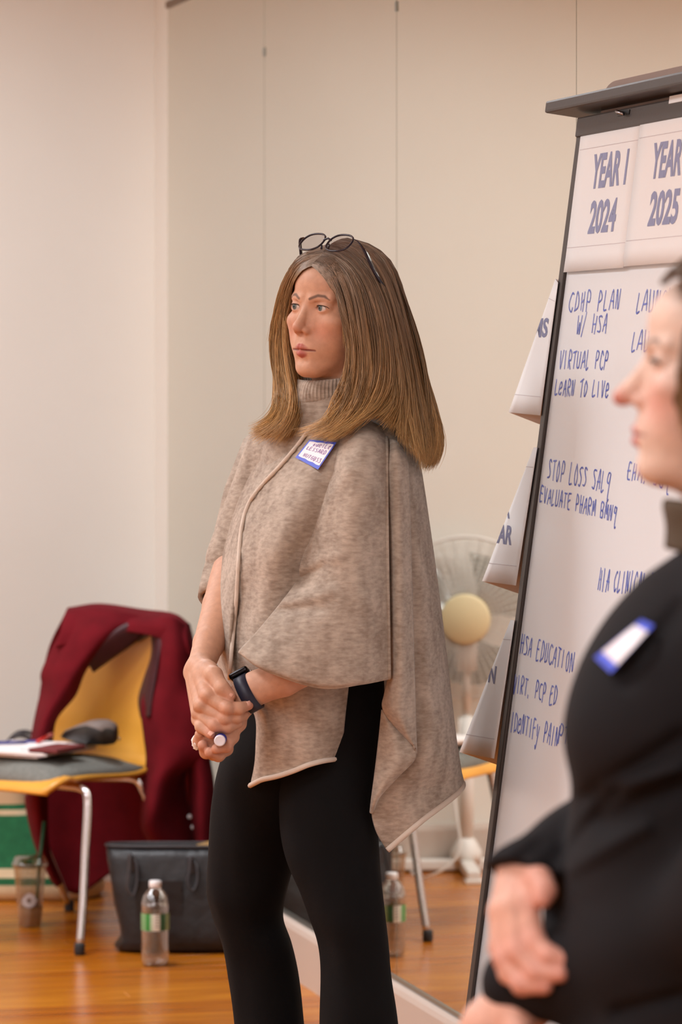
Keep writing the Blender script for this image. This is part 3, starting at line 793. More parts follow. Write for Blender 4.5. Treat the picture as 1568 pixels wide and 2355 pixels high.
# black leather tote -----------------------------------------------------
M_leather = mat('black pebbled leather', '#1f1c1f', 0.42, var='#171517', scale=30, bump=0.3, bscale=14, bdist=0.02)
M_leather2 = mat('worn black strap', '#3a373a', 0.45)
M_inner = mat('bag inside', '#171416', 0.8)
M_kraft = mat('kraft paper', '#c9a066', 0.8)
bag = thing('leather_tote', Vector((-0.43, 9.62, 0)), 'black leather tote bag with short handles behind the water bottle', 'bag')
def px2x(px, d): return (px-CX)*d/FPX
Lx0, Lx1, dB = px2x(258, 9.58), px2x(588, 9.58), 9.58
rings = []
for (z, a, b, ry, wob) in ((0.0, .018, .0, .055, .0), (0.012, .0, .004, .075, .01), (0.03, .012, .0, .08, .02), (0.06, .014, .008, .08, .015), (0.12, .002, .014, .075, .02), (0.18, -.004, .016, .065, .02), (0.23, -.012, .01, .05, .01), (0.262, -.016, .004, .04, .01)):
    x0, x1 = Lx0+a, Lx1-b
    rings.append(superring(Vector(((x0+x1)/2, dB+0.06, z)), XA, YA, (x1-x0)/2, ry, 0.55, 64, wob*1.5, z*22))
bd = ringloft('bag_body', rings, M_leather, bag, True, False); solidify(bd, 0.004, -1); 
ringloft('bag_lining', [[p*0.98+Vector(((Lx0+Lx1)/2, dB+.06, p.z))*0.02 for p in rings[i]] for i in (5, 6)]+[superring(Vector(((Lx0+Lx1)/2, dB+.06, .16)), XA, YA, .02, .01, .6, 64)], M_inner, bag, False, True)
# rolled rim
rim = [p+Vector((0, 0, 0.002)) for p in rings[-1]]
tube('rim', rim, 0.0035, M_leather2, bag, 8, True)
for xx in (px2x(300, 9.55), px2x(440, 9.55)):            # front strap loops hanging down with stitched patches
    zs = [0.245, 0.20, 0.15, 0.10]
    pts = [Vector((xx, dB-.005+0.0*z, z)) for z in (0.0,)]
def strap(px0, px1, ztop, zdrop, dd):
    x0, x1 = px2x(px0, 9.5), px2x(px1, 9.5)
    pts = spline(np.array([(x0, dB-.012+dd, ztop), (x0-.004, dB-.03+dd, ztop-.03), (x0+.002, dB-.036+dd, ztop-zdrop*.6), (x0+.03, dB-.04+dd, ztop-zdrop), ((x0+x1)/2, dB-.044+dd, ztop-zdrop*1.04),
                           (x1-.03, dB-.04+dd, ztop-zdrop), (x1-.002, dB-.036+dd, ztop-zdrop*.6), (x1+.004, dB-.03+dd, ztop-.03), (x1, dB-.012+dd, ztop)]), 60)
    V = []; 
    for i, p in enumerate(pts):
        t = Vector(pts[min(i+1, 59)])-Vector(pts[max(i-1, 0)]); t.normalize(); s = t.cross(Vector((0, -1, 0))).normalized()
        p = Vector(p)
        for (a, b) in ((-.0085, 0), (-.0085, -.004), (.0085, -.004), (.0085, 0)): V.append(p+s*a+Vector((0, b, 0)))
    return mk('handle', V, gridfaces(60, 4, True), M_leather2, bag, True)
def hang_loop(px0, ztop, drop, w):
    x0 = px2x(px0, 9.5); pts = spline(np.array([(x0, dB-.004, ztop), (x0-.002, dB-.022, ztop+.006), (x0-.004, dB-.03, ztop-drop*.3), (x0-.008, dB-.036, ztop-drop*.75), (x0+.004, dB-.04, ztop-drop), (x0+.014, dB-.034, ztop-drop*.7), (x0+.013, dB-.024, ztop-drop*.25), (x0+.004, dB-.012, ztop-.004)]), 50)
    V = []
    for i, p in enumerate(pts):
        t = Vector(pts[min(i+1, 49)])-Vector(pts[max(i-1, 0)]); t.normalize(); s_ = Vector((.35, -1, .1)).normalized(); n_ = t.cross(s_).normalized(); p = Vector(p)
        for (a_, b_) in ((-w, -.0016), (w, -.0016), (w, .0016), (-w, .0016)): V.append(p+s_*a_+n_*b_)
    return mk('handle', V, gridfaces(50, 4, True), M_leather2, bag, True)
hang_loop(298, .245, .095, .008); hang_loop(437, .238, .075, .008)
def flat_patch(px0, px1, z0, z1, d, name, m, parent):
    c = Vector(((px2x(px0, d)+px2x(px1, d))/2, d, (z0+z1)/2)); return box(name, c, px2x(px1, d)-px2x(px0, d), 0.004, z1-z0, m, parent, None, 0.0015)
flat_patch(292, 310, 0.205, 0.245, dB-.004, 'strap_tab', M_leather2, bag)
flat_patch(430, 448, 0.20, 0.24, dB-.006, 'strap_tab', M_leather2, bag)
flat_patch(312, 420, 0.07, 0.185, dB-.014, 'front_pocket', M_leather, bag)
# brown paper sticking out of the bag
kp = mk('kraft_paper', [Vector((px2x(450, 9.66), 9.65, .2)), Vector((px2x(580, 9.66), 9.65, .2)), Vector((px2x(580, 9.66), 9.66, .27)), Vector((px2x(500, 9.66), 9.66, .277)), Vector((px2x(452, 9.66), 9.66, .262))], [[0, 1, 2, 3, 4]], M_kraft, None, False)
solidify(kp, 0.004); tag(kp, 'corner of brown kraft paper sticking out of the black bag', 'paper')

# water bottle -------------------------------------------------------------
def glass_mat(name, color, rough=0.02, ior=1.45, lo=0.06, hi=0.75):
    m = bpy.data.materials.new(name); m.use_nodes = True; N = m.node_tree.nodes; L = m.node_tree.links
    N.remove(N['Principled BSDF']); out = N['Material Output']
    tr = N.new('ShaderNodeBsdfTransparent'); tr.inputs[0].default_value = lin(color)
    gl = N.new('ShaderNodeBsdfGlossy'); gl.inputs['Roughness'].default_value = rough; gl.inputs['Color'].default_value = (1, 1, 1, 1)
    lw = N.new('ShaderNodeLayerWeight'); lw.inputs['Blend'].default_value = 0.35
    mr_ = N.new('ShaderNodeMapRange'); mr_.inputs[3].default_value = lo; mr_.inputs[4].default_value = hi
    mx = N.new('ShaderNodeMixShader')
    L.new(lw.outputs['Facing'], mr_.inputs['Value']); L.new(mr_.outputs['Result'], mx.inputs[0]); L.new(tr.outputs[0], mx.inputs[1]); L.new(gl.outputs[0], mx.inputs[2]); L.new(mx.outputs[0], out.inputs['Surface'])
    return m
M_pet = glass_mat('clear bottle plastic', '#eceaea')
M_water = glass_mat('still water', '#e6e6e4', 0.01)
M_cap = mat('white ribbed cap', '#eeebec', 0.45)
def label_mat():
    m = bpy.data.materials.new('green paper label'); m.use_nodes = True; N = m.node_tree.nodes; L = m.node_tree.links; b = N['Principled BSDF']; b.inputs['Roughness'].default_value = 0.4
    tc = N.new('ShaderNodeTexCoord'); sp = N.new('ShaderNodeSeparateXYZ'); L.new(tc.outputs['Object'], sp.inputs[0])
    ramp = N.new('ShaderNodeValToRGB'); ramp.color_ramp.interpolation = 'CONSTANT'
    mr_ = N.new('ShaderNodeMapRange'); mr_.inputs[1].default_value = -0.034; mr_.inputs[2].default_value = 0.034
    nz = N.new('ShaderNodeTexNoise'); nz.inputs['Scale'].default_value = 60
    ad = N.new('ShaderNodeMath'); ad.operation = 'MULTIPLY_ADD'; ad.inputs[1].default_value = 0.012; L.new(nz.outputs['Fac'], ad.inputs[0]); L.new(sp.outputs[0], ad.inputs[2])
    L.new(ad.outputs[0], mr_.inputs['Value']); L.new(mr_.outputs[0], ramp.inputs[0])
    e = ramp.color_ramp.elements; e[0].position = 0; e[0].color = lin('#79a876'); e[1].position = 0.27; e[1].color = lin('#2e8a3c')
    for (p, c) in ((0.42, '#a9c3a4'), (0.52, '#dcdcd2'), (0.78, '#0f4a22'), (0.97, '#8fae7c')):
        x = e.new(p); x.color = lin(c)
    L.new(ramp.outputs[0], b.inputs['Base Color']); return m
M_label = label_mat()
bx = Vector((px2x(357, 9.39), 9.39, 0))
bo = thing('water_bottle', bx, 'clear plastic water bottle with green label and white cap standing on the floor', 'bottle')
profile = [(0.002, 0.004), (0.014, 0.004), (0.024, 0.0), (0.031, 0.004), (0.034, 0.014), (0.0345, 0.035), (0.0335, 0.06), (0.0345, 0.085), (0.0345, 0.088), (0.0335, 0.09), (0.0335, 0.128), (0.0345, 0.131), (0.0342, 0.135), (0.0345, 0.145), (0.034, 0.155), (0.030, 0.17), (0.022, 0.182), (0.0145, 0.189), (0.0135, 0.194), (0.0135, 0.198)]
lathe('bottle_body', bx, profile, M_pet, bo, 40)
lathe('water', bx, [(0.001, 0.006), (0.014, 0.0055), (0.024, 0.003), (0.0300, 0.006), (0.033, 0.015), (0.0333, 0.035), (0.0325, 0.06), (0.0333, 0.086), (0.0325, 0.09), (0.0325, 0.128), (0.0333, 0.131), (0.0333, 0.145), (0.033, 0.154), (0.001, 0.1545)], M_water, bo, 40)
V, Fc = lathegeo(bx, [(0.0346, 0.0885), (0.0348, 0.09), (0.0348, 0.128), (0.0346, 0.1295)], 48); lb = mk('label', V, Fc[:-2], M_label, bo)
M_txt = mat('small grey print', '#8a8a84', 0.7)
for k in range(5):
    z = 0.097+0.007*k; a0, a1 = math.radians(-88), math.radians(-66)
    V = [bx+Vector((0.0351*math.cos(a), 0.0351*math.sin(a), zz)) for zz in (z, z+0.0022) for a in np.linspace(a0, a1, 6)]
    mk('label_print', V, gridfaces(2, 6), M_txt, lb)
cpv = [(0.0145, 0.1975), (0.0152, 0.199), (0.0152, 0.211), (0.0138, 0.2135), (0.002, 0.214)]
lathe('cap', bx-Vector((0, 0, 0.006)), cpv, M_cap, bo, 36)
lathe('neck_ring', bx, [(0.0137, 0.186), (0.0165, 0.187), (0.0165, 0.189), (0.0137, 0.190)], M_pet, bo, 32)

# iced coffee cup ------------------------------------------------------------
M_cup = glass_mat('clear cup plastic', '#dcd6cf', 0.05)
M_coffee = mat('milky iced coffee', '#b98a5a', 0.35)
M_ice = mat('melting ice', '#cfc4bf', 0.35, spec=0.6)
M_straw = mat('green straw', '#1f6b4d', 0.4)
M_logo = mat('pale printed roundel', '#b9b3b4', 0.6)
cx = Vector((px2x(69, 10.04), 10.04, 0))
cu = thing('iced_coffee_cup', cx, 'clear plastic iced coffee cup with lid and green straw under the chair', 'cup')
V, Fc = lathegeo(cx, [(0.002, 0.002), (0.027, 0.0), (0.029, 0.003), (0.0315, 0.03), (0.0365, 0.09), (0.0425, 0.158), (0.044, 0.160)], 40); mk('cup_body', V, Fc[:-1], M_cup, cu)
lathe('coffee', cx, [(0.002, 0.004), (0.0265, 0.0035), (0.0285, 0.006), (0.0305, 0.030), (0.0328, 0.052), (0.002, 0.0525)], M_coffee, cu, 36)
lathe('lid', cx, [(0.0445, 0.156), (0.047, 0.158), (0.047, 0.167), (0.0435, 0.170), (0.041, 0.180), (0.037, 0.184), (0.004, 0.184)], M_cup, cu, 40)
rnd = random.Random(2)
for k in range(6):
    p = cx+Vector((rnd.uniform(-.016, .016), rnd.uniform(-.016, .012), .052+rnd.uniform(0, .018)))
    v, f = boxgeo(p, .018, .016, .014, basis(z=(rnd.uniform(-1, 1), rnd.uniform(-1, 1), 1)), .004); mk('ice_cube', v, f, M_ice, cu)
V = [cx+Vector((rr_*math.cos(a), 0, 0.072+rr_*math.sin(a)))+Vector((0, -math.sqrt(max(0, 0.0352**2-(rr_*math.cos(a)-.002)**2))-0.0015, 0)) for rr_ in (0.006, 0.012, 0.019) for a in np.linspace(0, 2*math.pi, 25)[:-1]]
mk('printed_roundel', V, gridfaces(3, 24, True), M_logo, cu)
tube('straw', [cx+Vector((.014, 0, .012)), cx+Vector((.026, 0, .18)), cx+Vector((.038, -.004, .275))], 0.0042, M_straw, cu, 12)

# green and cream tote -----------------------------------------------------
M_green = mat('green canvas', '#1f6a41', 0.85, var='#185a36', scale=40, bump=0.1, bscale=800)
M_cream = mat('cream canvas', '#d8c3a0', 0.85, var='#cdb792', scale=40, bump=0.1, bscale=800)
M_tan = mat('tan canvas lining', '#c2a27d', 0.85)
tb = thing('canvas_tote', Vector((-0.95, 10.6, 0)), 'green and cream striped canvas tote bag slumped on the floor behind the chair', 'bag')
dT = 10.62
def tote_ring(z, x0, x1, ry, wob=0.02, dd=0.0): return superring(Vector(((x0+x1)/2, dT+dd, z)), XA, YA, (x1-x0)/2, ry, 0.6, 44, wob, z*20)
X = lambda px: px2x(px, dT)
lev = [(0.0, -110, 226, .11), (0.012, -116, 234, .125), (0.03, -116, 236, .13), (0.045, -116, 232, .13), (0.065, -116, 234, .128), (0.09, -114, 226, .12), (0.105, -110, 206, .115), (0.14, -96, 170, .11), (0.19, -80, 120, .1), (0.232, -66, 86, .09), (0.247, -64, 78, .088), (0.262, -62, 74, .086), (0.30, -56, 66, .08), (0.315, -54, 62, .078)]
rg = [tote_ring(z, X(a), X(b), ry) for (z, a, b, ry) in lev]
ringloft('base_panel', rg[0:4], M_cream, tb, True, False)
ringloft('green_stripe', rg[3:5], M_green, tb, False, False)
ringloft('cream_stripe', rg[4:6], M_cream, tb, False, False)
ringloft('bag_body', rg[5:10], M_green, tb, False, False)
ringloft('cream_stripe', rg[9:11], M_cream, tb, False, False)
ringloft('green_stripe', rg[10:12], M_green, tb, False, False)
ringloft('top_band', rg[11:14], M_tan, tb, False, False)
for dd in (-.06, .05):
    q = spline(np.array([(X(-10), dT+dd, .31), (X(6), dT+dd, .40), (X(40), dT+dd-.01, .447), (X(78), dT+dd, .435), (X(100), dT+dd, .37), (X(104), dT+dd, .31)]), 30)
    tube('handle', q, 0.006, M_leather2, tb, 8)
cap_ = lathe('thermos_top', Vector((X(22), dT, .25)), [(0.03, 0), (0.045, .02), (0.046, .085), (0.043, .105), (0.03, .112), (0.002, .113)], mat('cream enamel', '#cdbba2', 0.4), None, 28)
tag(cap_, 'cream rounded flask top sticking out of the canvas tote', 'flask')

# pedestal fan (stands left of the frame, seen in the mirror) ---------------
M_fan = mat('white fan plastic', '#e9e5e0', 0.4)
M_wire = mat('white wire grille', '#e6e2dc', 0.4)
M_blade = glass_mat('translucent fan blade', '#d8dad8', 0.2)
M_hub = mat('cream fan hub', '#e6d7ad', 0.45)
FB = Vector((-1.415, 10.66, 0)); FD = Vector((0.565, -0.825, 0.0)).normalized()
fn = thing('pedestal_fan', FB, 'white pedestal fan with cross feet and cream hub, reflected in the mirror beside the easel', 'fan')
fx, fy, fz = FD.cross(ZA).normalized(), ZA, FD
for a in (0.45, 0.45+math.pi/2):
    d = Vector((math.cos(a), math.sin(a), 0)); p = Vector((-d.y, d.x, 0))
    for s in (1, -1): box('foot', FB+d*s*0.14+Vector((0, 0, 0.022)), 0.26, 0.04, 0.03, M_fan, fn, (d, p, ZA), 0.006)
    for s in (1, -1): box('foot_pad', FB+d*s*0.25+Vector((0, 0, 0.006)), 0.05, 0.05, 0.012, M_fan, fn, (d, p, ZA), 0.003)
lathe('collar', FB, [(0.045, 0.03), (0.045, 0.06), (0.028, 0.09), (0.02, 0.10)], M_fan, fn, 24)
tube('pole', [FB+Vector((0, 0, .05)), FB+Vector((0, 0, .45))], 0.021, M_fan, fn, 18)
tube('inner_pole', [FB+Vector((0, 0, .44)), FB+Vector((0, 0, .66))], 0.013, M_fan, fn, 16)
HC = FB+Vector((0, 0, 0.735))-FD*0.0
tube('control_box', [FB+Vector((0, 0, .58)), FB+Vector((0, 0, .66)), FB+Vector((0, 0, .70))-FD*.02], [0.03, 0.035, 0.028], M_fan, fn, 16)
lathe('motor_housing', HC-FD*0.16, [(0.02, 0), (0.05, 0.01), (0.062, 0.05), (0.06, 0.12)], M_fan, fn, 28, (fx, fy, fz))
RF = 0.232
def circ(r, off, n=64): return [HC+FD*off+fx*(r*math.cos(2*math.pi*k/n))+fy*(r*math.sin(2*math.pi*k/n)) for k in range(n)]
g = join(*[tubegeo(circ(r, 0.05*math.sqrt(max(0, 1-(r/RF)**2)), 48), 0.0013, 5, False, True) for r in np.linspace(0.085, RF, 12)]+
         [tubegeo([HC+FD*(0.05*math.sqrt(max(0, 1-(r/RF)**2)))+(fx*math.cos(a)+fy*math.sin(a))*r for r in np.linspace(0.07, RF, 6)], 0.0013, 5) for a in np.linspace(0, 2*math.pi, 49)[:-1]])
mk('front_grille', g[0], g[1], M_wire, fn)
g = join(*[tubegeo(circ(r, -0.07*math.sqrt(max(0, 1-(r/RF)**2)), 48), 0.0013, 5, False, True) for r in np.linspace(0.085, RF, 8)]+
         [tubegeo([HC-FD*(0.07*math.sqrt(max(0, 1-(r/RF)**2)))+(fx*math.cos(a)+fy*math.sin(a))*r for r in np.linspace(0.05, RF, 6)], 0.0013, 5) for a in np.linspace(0, 2*math.pi, 37)[:-1]])
mk('rear_grille', g[0], g[1], M_wire, fn)
tube('rim_ring', circ(RF+.003, 0.0), 0.005, M_fan, fn, 8, True)
lathe('hub_disc', HC+FD*0.047, [(0.073, 0), (0.073, .006), (0.066, .011), (0.002, .013)], M_hub, fn, 40, (fx, fy, fz))
for k in range(3):
    a0 = 2*math.pi*k/3+0.5
    ctrl = []
    for r in (0.03, 0.09, 0.15, 0.2):
        wv = 0.35+0.55*min(1, r/0.15); row = []
        for s in (-1, 0, 1):
            a = a0+wv*s*0.8+0.3*(r/0.2); row.append(HC+FD*(-0.01+0.022*s)+(fx*math.cos(a)+fy*math.sin(a))*(r if s != 1 else r*0.96))
        ctrl.append(row)
    patch('blade', ctrl, M_blade, fn, 14, 12, 0.002)
cb = spline(np.array([(FB.x+.05, FB.y-.05, .45), (FB.x+.1, FB.y-.1, .25), (FB.x+.12, FB.y-.16, .08), (FB.x+.2, FB.y-.1, .006), (FB.x+.1, FB.y+.15, .006), (FB.x-.1, FB.y+.35, .006)]), 50)
tube('power_cord', cb, 0.0035, M_fan, fn, 8)
# ------------------------------------------------------------------ standing woman
D0 = 6.5
M_skin = mat('skin', '#d9a384', 0.5, attr='Col', sss=0.06, spec=0.35, var=0.86, scale=90, bump=0.12, bscale=420, bdist=0.002)
M_eye = mat('eye', '#ffffff', 0.08, attr='Col', spec=0.6)
M_lash = mat('lashes', '#2a1c16', 0.7)
M_nail = mat('finger nail', '#e0ab97', 0.25)
M_hair = mat('straight hair', '#8a6a48', 0.42, attr='Col', spec=0.45)
def wool_mat():
    m = bpy.data.materials.new('heather beige wool'); m.use_nodes = True; N = m.node_tree.nodes; L = m.node_tree.links; b = N['Principled BSDF']
    b.inputs['Roughness'].default_value = 0.95; b.inputs['Specular IOR Level'].default_value = 0.2; b.inputs['Sheen Weight'].default_value = 0.2
    tc = N.new('ShaderNodeTexCoord'); tot = None
    for (sc, st, wgt) in ((9, (1, 1, .8), .30), (34, (1, 1, .5), .34), (120, (.6, .6, 1.6), .36)):
        mp = N.new('ShaderNodeMapping'); mp.inputs['Scale'].default_value = st; L.new(tc.outputs['Object'], mp.inputs['Vector'])
        n = N.new('ShaderNodeTexNoise'); n.inputs['Scale'].default_value = sc; n.inputs['Detail'].default_value = 4; L.new(mp.outputs[0], n.inputs['Vector'])
        ml = N.new('ShaderNodeMath'); ml.operation = 'MULTIPLY_ADD'; ml.inputs[1].default_value = wgt; L.new(n.outputs['Fac'], ml.inputs[0])
        if tot is None: ml.inputs[2].default_value = 0.0
        else: L.new(tot, ml.inputs[2])
        tot = ml.outputs[0]
    r = N.new('ShaderNodeValToRGB'); r.color_ramp.elements[0].position = .36; r.color_ramp.elements[1].position = .62
    r.color_ramp.elements[0].color = lin('#87786a'); r.color_ramp.elements[1].color = lin('#c1b3a4'); L.new(tot, r.inputs[0]); L.new(r.outputs[0], b.inputs['Base Color'])
    bp = N.new('ShaderNodeBump'); bp.inputs['Strength'].default_value = 0.5; bp.inputs['Distance'].default_value = 0.004; L.new(tot, bp.inputs['Height']); L.new(bp.outputs[0], b.inputs['Normal'])
    return m
M_wool = wool_mat()
M_trim = mat('pale beige knit edge', '#d6c7b8', 0.95, bump=0.3, bscale=600, bdist=0.002)
M_pants = mat('black stretch cloth', '#0c0b0c', 0.9, bump=0.1, bscale=700, spec=0.2)
M_shoe = mat('black shoe leather', '#141214', 0.35)

wo = thing('person', Vector((px2x(745, D0), D0, 0)), 'woman with long brown hair in a beige poncho, clasping her hands, looking left', 'person')
woo = root_loc(wo)

# ---- head in its own frame: x her left, y forward, z up, origin between the eyes
YAW, ROLL = math.radians(45), math.radians(3.0)
Fh = Vector((-math.sin(YAW), -math.cos(YAW), 0)); Lh = Vector((math.cos(YAW), -math.sin(YAW), 0))
Rl = Matrix.Rotation(ROLL, 3, Fh)
Lh = (Rl @ Lh); Zh = (Rl @ Vector((0, 0, 1)))
if Lh.z > 0: Lh = Matrix.Rotation(-ROLL*2, 3, Fh) @ Lh; Zh = Matrix.Rotation(-ROLL*2, 3, Fh) @ Zh
HO = W(718, 707, D0-0.07)
HM = np.array([list(Lh), list(Fh), list(Zh)])
def headW(v): return np.array(HO)+np.asarray(v, float)@HM
def headL(v): return (np.asarray(v, float)-np.array(HO))@HM.T

def head_sdf(p):
    P = p.copy(); P[:, 0] = np.abs(P[:, 0])
    d = s_ell(P, (0, -.086, .027), (.071, .083, .076))
    d = smin(d, s_ell(P, (0, -.037, -.026), (.0585, .053, .076)), .03)
    d = smin(d, s_ell(P, (0, -.020, -.082), (.036, .032, .030)), .028)
    d = smin(d, s_cap(P, (.045, -.058, -.060), (.013, -.001, -.101), .013, .013), .022)
    d = smin(d, s_ell(P, (0, .007, -.1025), (.0155, .013, .0125)), .014)
    d = smin(d, s_ell(P, (.0425, -.009, -.024), (.019, .018, .014)), .018)
    d = smin(d, s_ell(P, (.034, -.016, -.052), (.020, .022, .026)), .02)
    d = smin(d, s_ell(P, (0, -.027, .040), (.052, .043, .038)), .025)
    d = smin(d, s_cap(P, (.012, .0115, .0130), (.042, -.0005, .0150), .0072, .006), .011)
    d = smax(d, -s_ell(P, (.031, .0225, .0005), (.0165, .0125, .0105)), .009)
    d = smin(d, s_ell(P, (.031, -.0008, 0), (.0150, .0142, .0132)), .0035)
    d = smax(d, -s_ell(P, (.0312, .0150, -.0004), (.0138, .0090, .0050)), .0012)
    d = smax(d, -s_cap(P, (.020, .0128, .0086), (.040, .0118, .0096), .0009, .0009), .003)
    # nose
    n = s_cap(P, (0, .0095, .006), (0, .0290, -.029), .0068, .0082)
    n = smin(n, s_cap(P, (.009, .004, -.004), (.0115, .012, -.033), .0066, .0080), .010)
    n = smin(n, s_ell(P, (0, .0320, -.0335), (.0090, .0092, .0086)), .006)
    n = smin(n, s_ell(P, (.0106, .0215, -.0385), (.0062, .0085, .0064)), .004)
    n = smax(n, -s_ell(P, (.0062, .0262, -.0455), (.0038, .0066, .0048)), .0016)
    d = smin(d, n, .008)
    # mouth
    d = smin(d, s_ell(P, (0, .0000, -.066), (.031, .0235, .024)), .016)
    d = smax(d, -s_cap(P, (0, .0285, -.047), (0, .0275, -.0595), .0020, .0024), .003)
    d = smin(d, s_cap(P, (.0035, .0226, -.0664), (.0240, .0128, -.0708), .0056, .0028), .0018)
    d = smin(d, s_cap(P, (0, .0210, -.0776), (.0200, .0126, -.0738), .0070, .0034), .0018)
    d = smax(d, -s_cap(P, (0, .0290, -.0712), (.0265, .0160, -.0714), .0016, .0010), .0012)
    d = smax(d, -s_cap(P, (0, .0270, -.0890), (.010, .0230, -.0880), .0045, .003), .008)
    d = smin(d, s_ell(P, (.0735, -.078, -.018), (.006, .017, .030)), .006)
    # neck
    d = smin(d, s_cap(P, (0, -.064, -.06), (0, -.092, -.19), .050, .054), .018)
    return d
hv, hq = sdf_mesh(head_sdf, (-.092, -.182, -.215), (.092, .056, .122), 0.00135)
def blob(p, c, r): return np.exp(-((p-np.array(c))**2/np.array(r)**2).sum(1))
def skin_col(hv):
    P = hv.copy(); P[:, 0] = np.abs(P[:, 0]); c = np.tile(np.array(lin('#d3a387')[:3]), (len(P), 1))
    def mixc(c, m, col): return c*(1-m[:, None])+np.array(lin(col)[:3])*m[:, None]
    c = mixc(c, np.clip(.55*blob(P, (.036, .006, -.038), (.022, .03, .018))+.5*blob(P, (0, .04, -.037), (.014, .02, .012)), 0, 1), '#d08870')
    c = mixc(c, .5*blob(P, (.03, .02, -.0), (.02, .02, .012)), '#c98f72')
    dl = np.minimum(s_cap(P, (.003, .0226, -.0664), (.0240, .0128, -.0708), .0058, .0028), s_cap(P, (0, .0210, -.0776), (.0200, .0126, -.0738), .0072, .0034))
    front = (P[:, 1] > .004)
    c = mixc(c, np.clip((.0012-dl)/.0015, 0, 1)*front*.9, '#b85f58')
    dm = s_cap(P, (0, .0290, -.0712), (.0265, .0160, -.0714), .0014, .0008)
    c = mixc(c, np.clip((.0014-dm)/.0014, 0, 1)*front*.8, '#6a2f2c')
    # brows: arched stroke
    q = [(.0125, .0145), (.026, .0205), (.037, .0198), (.0455, .0140)]
    db = np.full(len(P), 1.0)
    for (a, b), w0, w1 in zip(zip(q[:-1], q[1:]), (.0024, .0026, .0022), (.0026, .0022, .0009)):
        ab = np.array(b)-np.array(a); pp = P[:, [0, 2]]-np.array(a); t = np.clip((pp@ab)/(ab@ab), 0, 1)
        db = np.minimum(db, np.sqrt(((pp-t[:, None]*ab)**2).sum(1))-(w0+(w1-w0)*t))
    c = mixc(c, np.clip((.0008-db)/.0018, 0, 1)*(P[:, 1] > -.02)*.85, '#5b4030')
    # lash line around the opening
    de = s_ell(P, (.0312, .0150, -.0004), (.0138, .0090, .0050))
    c = mixc(c, np.clip((.0011-np.abs(de))/.0011, 0, 1)*(P[:, 2] > -.001)*.7, '#4a2c22')
    c = mixc(c, np.clip((.0010-np.abs(de))/.0011, 0, 1)*(P[:, 2] <= -.001)*.5, '#a8604c')
    return c

parts_v, parts_f, parts_c, noff = [], [], [], 0
def add_body(v, f, c):
    global noff
    parts_v.append(np.asarray(v, float)); parts_c.append(np.asarray(c, float)); 
    parts_f.extend((np.asarray(f)+noff).tolist()); noff += len(v)
add_body(headW(hv), hq, skin_col(hv))

# ---- arms and hands: pixel + depth skeletons
def Wp(t): return np.array(W(t[0], t[1], D0+t[2]))
def chain(p, pts, radii, k):
    d = None
    for i in range(len(pts)-1):
        e = s_cap(p, pts[i], pts[i+1], radii[i], radii[i+1]); d = e if d is None else smin(d, e, k)
    return d
RH = {  # her right hand, over the left
 'arm': ([(545, 1290, .08), (512, 1395, .0), (480, 1480, -.09), (463, 1530, -.145)], [.040, .034, .026, .0225]),
 'thumb': ([(470, 1538, -.17), (492, 1553, -.215), (511, 1583, -.238), (529, 1600, -.24)], [.017, .0140, .0118, .0095]),
 'index': ([(462, 1540, -.165), (476, 1600, -.228), (522, 1630, -.25), (549, 1629, -.245), (571, 1622, -.232)], [.019, .0128, .0108, .0098, .0082]),
 'middle': ([(455, 1542, -.155), (462, 1622, -.222), (516, 1653, -.246), (544, 1650, -.238), (562, 1645, -.225)], [.019, .0125, .0103, .0094, .0080]),
 'ring': ([(450, 1545, -.145), (457, 1640, -.214), (494, 1668, -.246), (523, 1672, -.242), (548, 1664, -.228)], [.018, .0115, .0098, .0092, .0078]),
 'little': ([(446, 1550, -.14), (456, 1655, -.208), (462, 1672, -.228), (485, 1689, -.245)], [.016, .0105, .0090, .0078]),
}
def rhand(p):
    d = None
    g = {}
    for k, (pt, r) in RH.items():
        q = [Wp(t) for t in pt]
        g[k] = chain(p, q, r, .006)
    d = smin(g['arm'], smin(smin(g['index'], g['middle'], .0022), smin(g['ring'], g['little'], .0022), .0022), .014)
    d = smin(d, g['thumb'], .006)
    # ball of the thumb and ulnar bump of the wrist
    d = smin(d, s_ell(p, Wp((476, 1556, -.185)), (.019, .019, .024)), .012)
    d = smin(d, s_ell(p, Wp((440, 1545, -.13)), (.011, .013, .014)), .012)
    # knuckle pads
    for t, r in (((478, 1598, -.238), .0095), ((462, 1622, -.232), .009), ((522, 1628, -.256), .0085), ((516, 1652, -.250), .008)):
        d = smin(d, s_ell(p, Wp(t), (r, r, r)), .006)
    return d
LHD = {  # her left hand, a fist round the marker
 'arm': ([(832, 1450, -.17), (750, 1500, -.205), (650, 1558, -.215), (590, 1582, -.21), (560, 1604, -.205)], [.038, .037, .031, .0275, .024]),
 'palm': ([(556, 1610, -.205), (520, 1655, -.205), (494, 1700, -.205)], [.025, .028, .022]),
 'index': ([(530, 1660, -.215), (534, 1694, -.222), (520, 1716, -.236), (498, 1722, -.243)], [.015, .0108, .0100, .0086]),
 'middle': ([(515, 1690, -.2), (520, 1722, -.205), (502, 1737, -.222), (482, 1730, -.235)], [.015, .0108, .0100, .0088]),
 'ring': ([(490, 1700, -.19), (492, 1733, -.195), (474, 1730, -.215), (466, 1714, -.228)], [.015, .0108, .0100, .0086]),
 'little': ([(470, 1690, -.185), (470, 1716, -.19), (457, 1704, -.205), (459, 1688, -.218)], [.013, .0100, .0090, .0080]),
 'thumb': ([(545, 1630, -.205), (548, 1664, -.212), (524, 1688, -.225), (497, 1686, -.232)], [.016, .0125, .0112, .0092]),
}
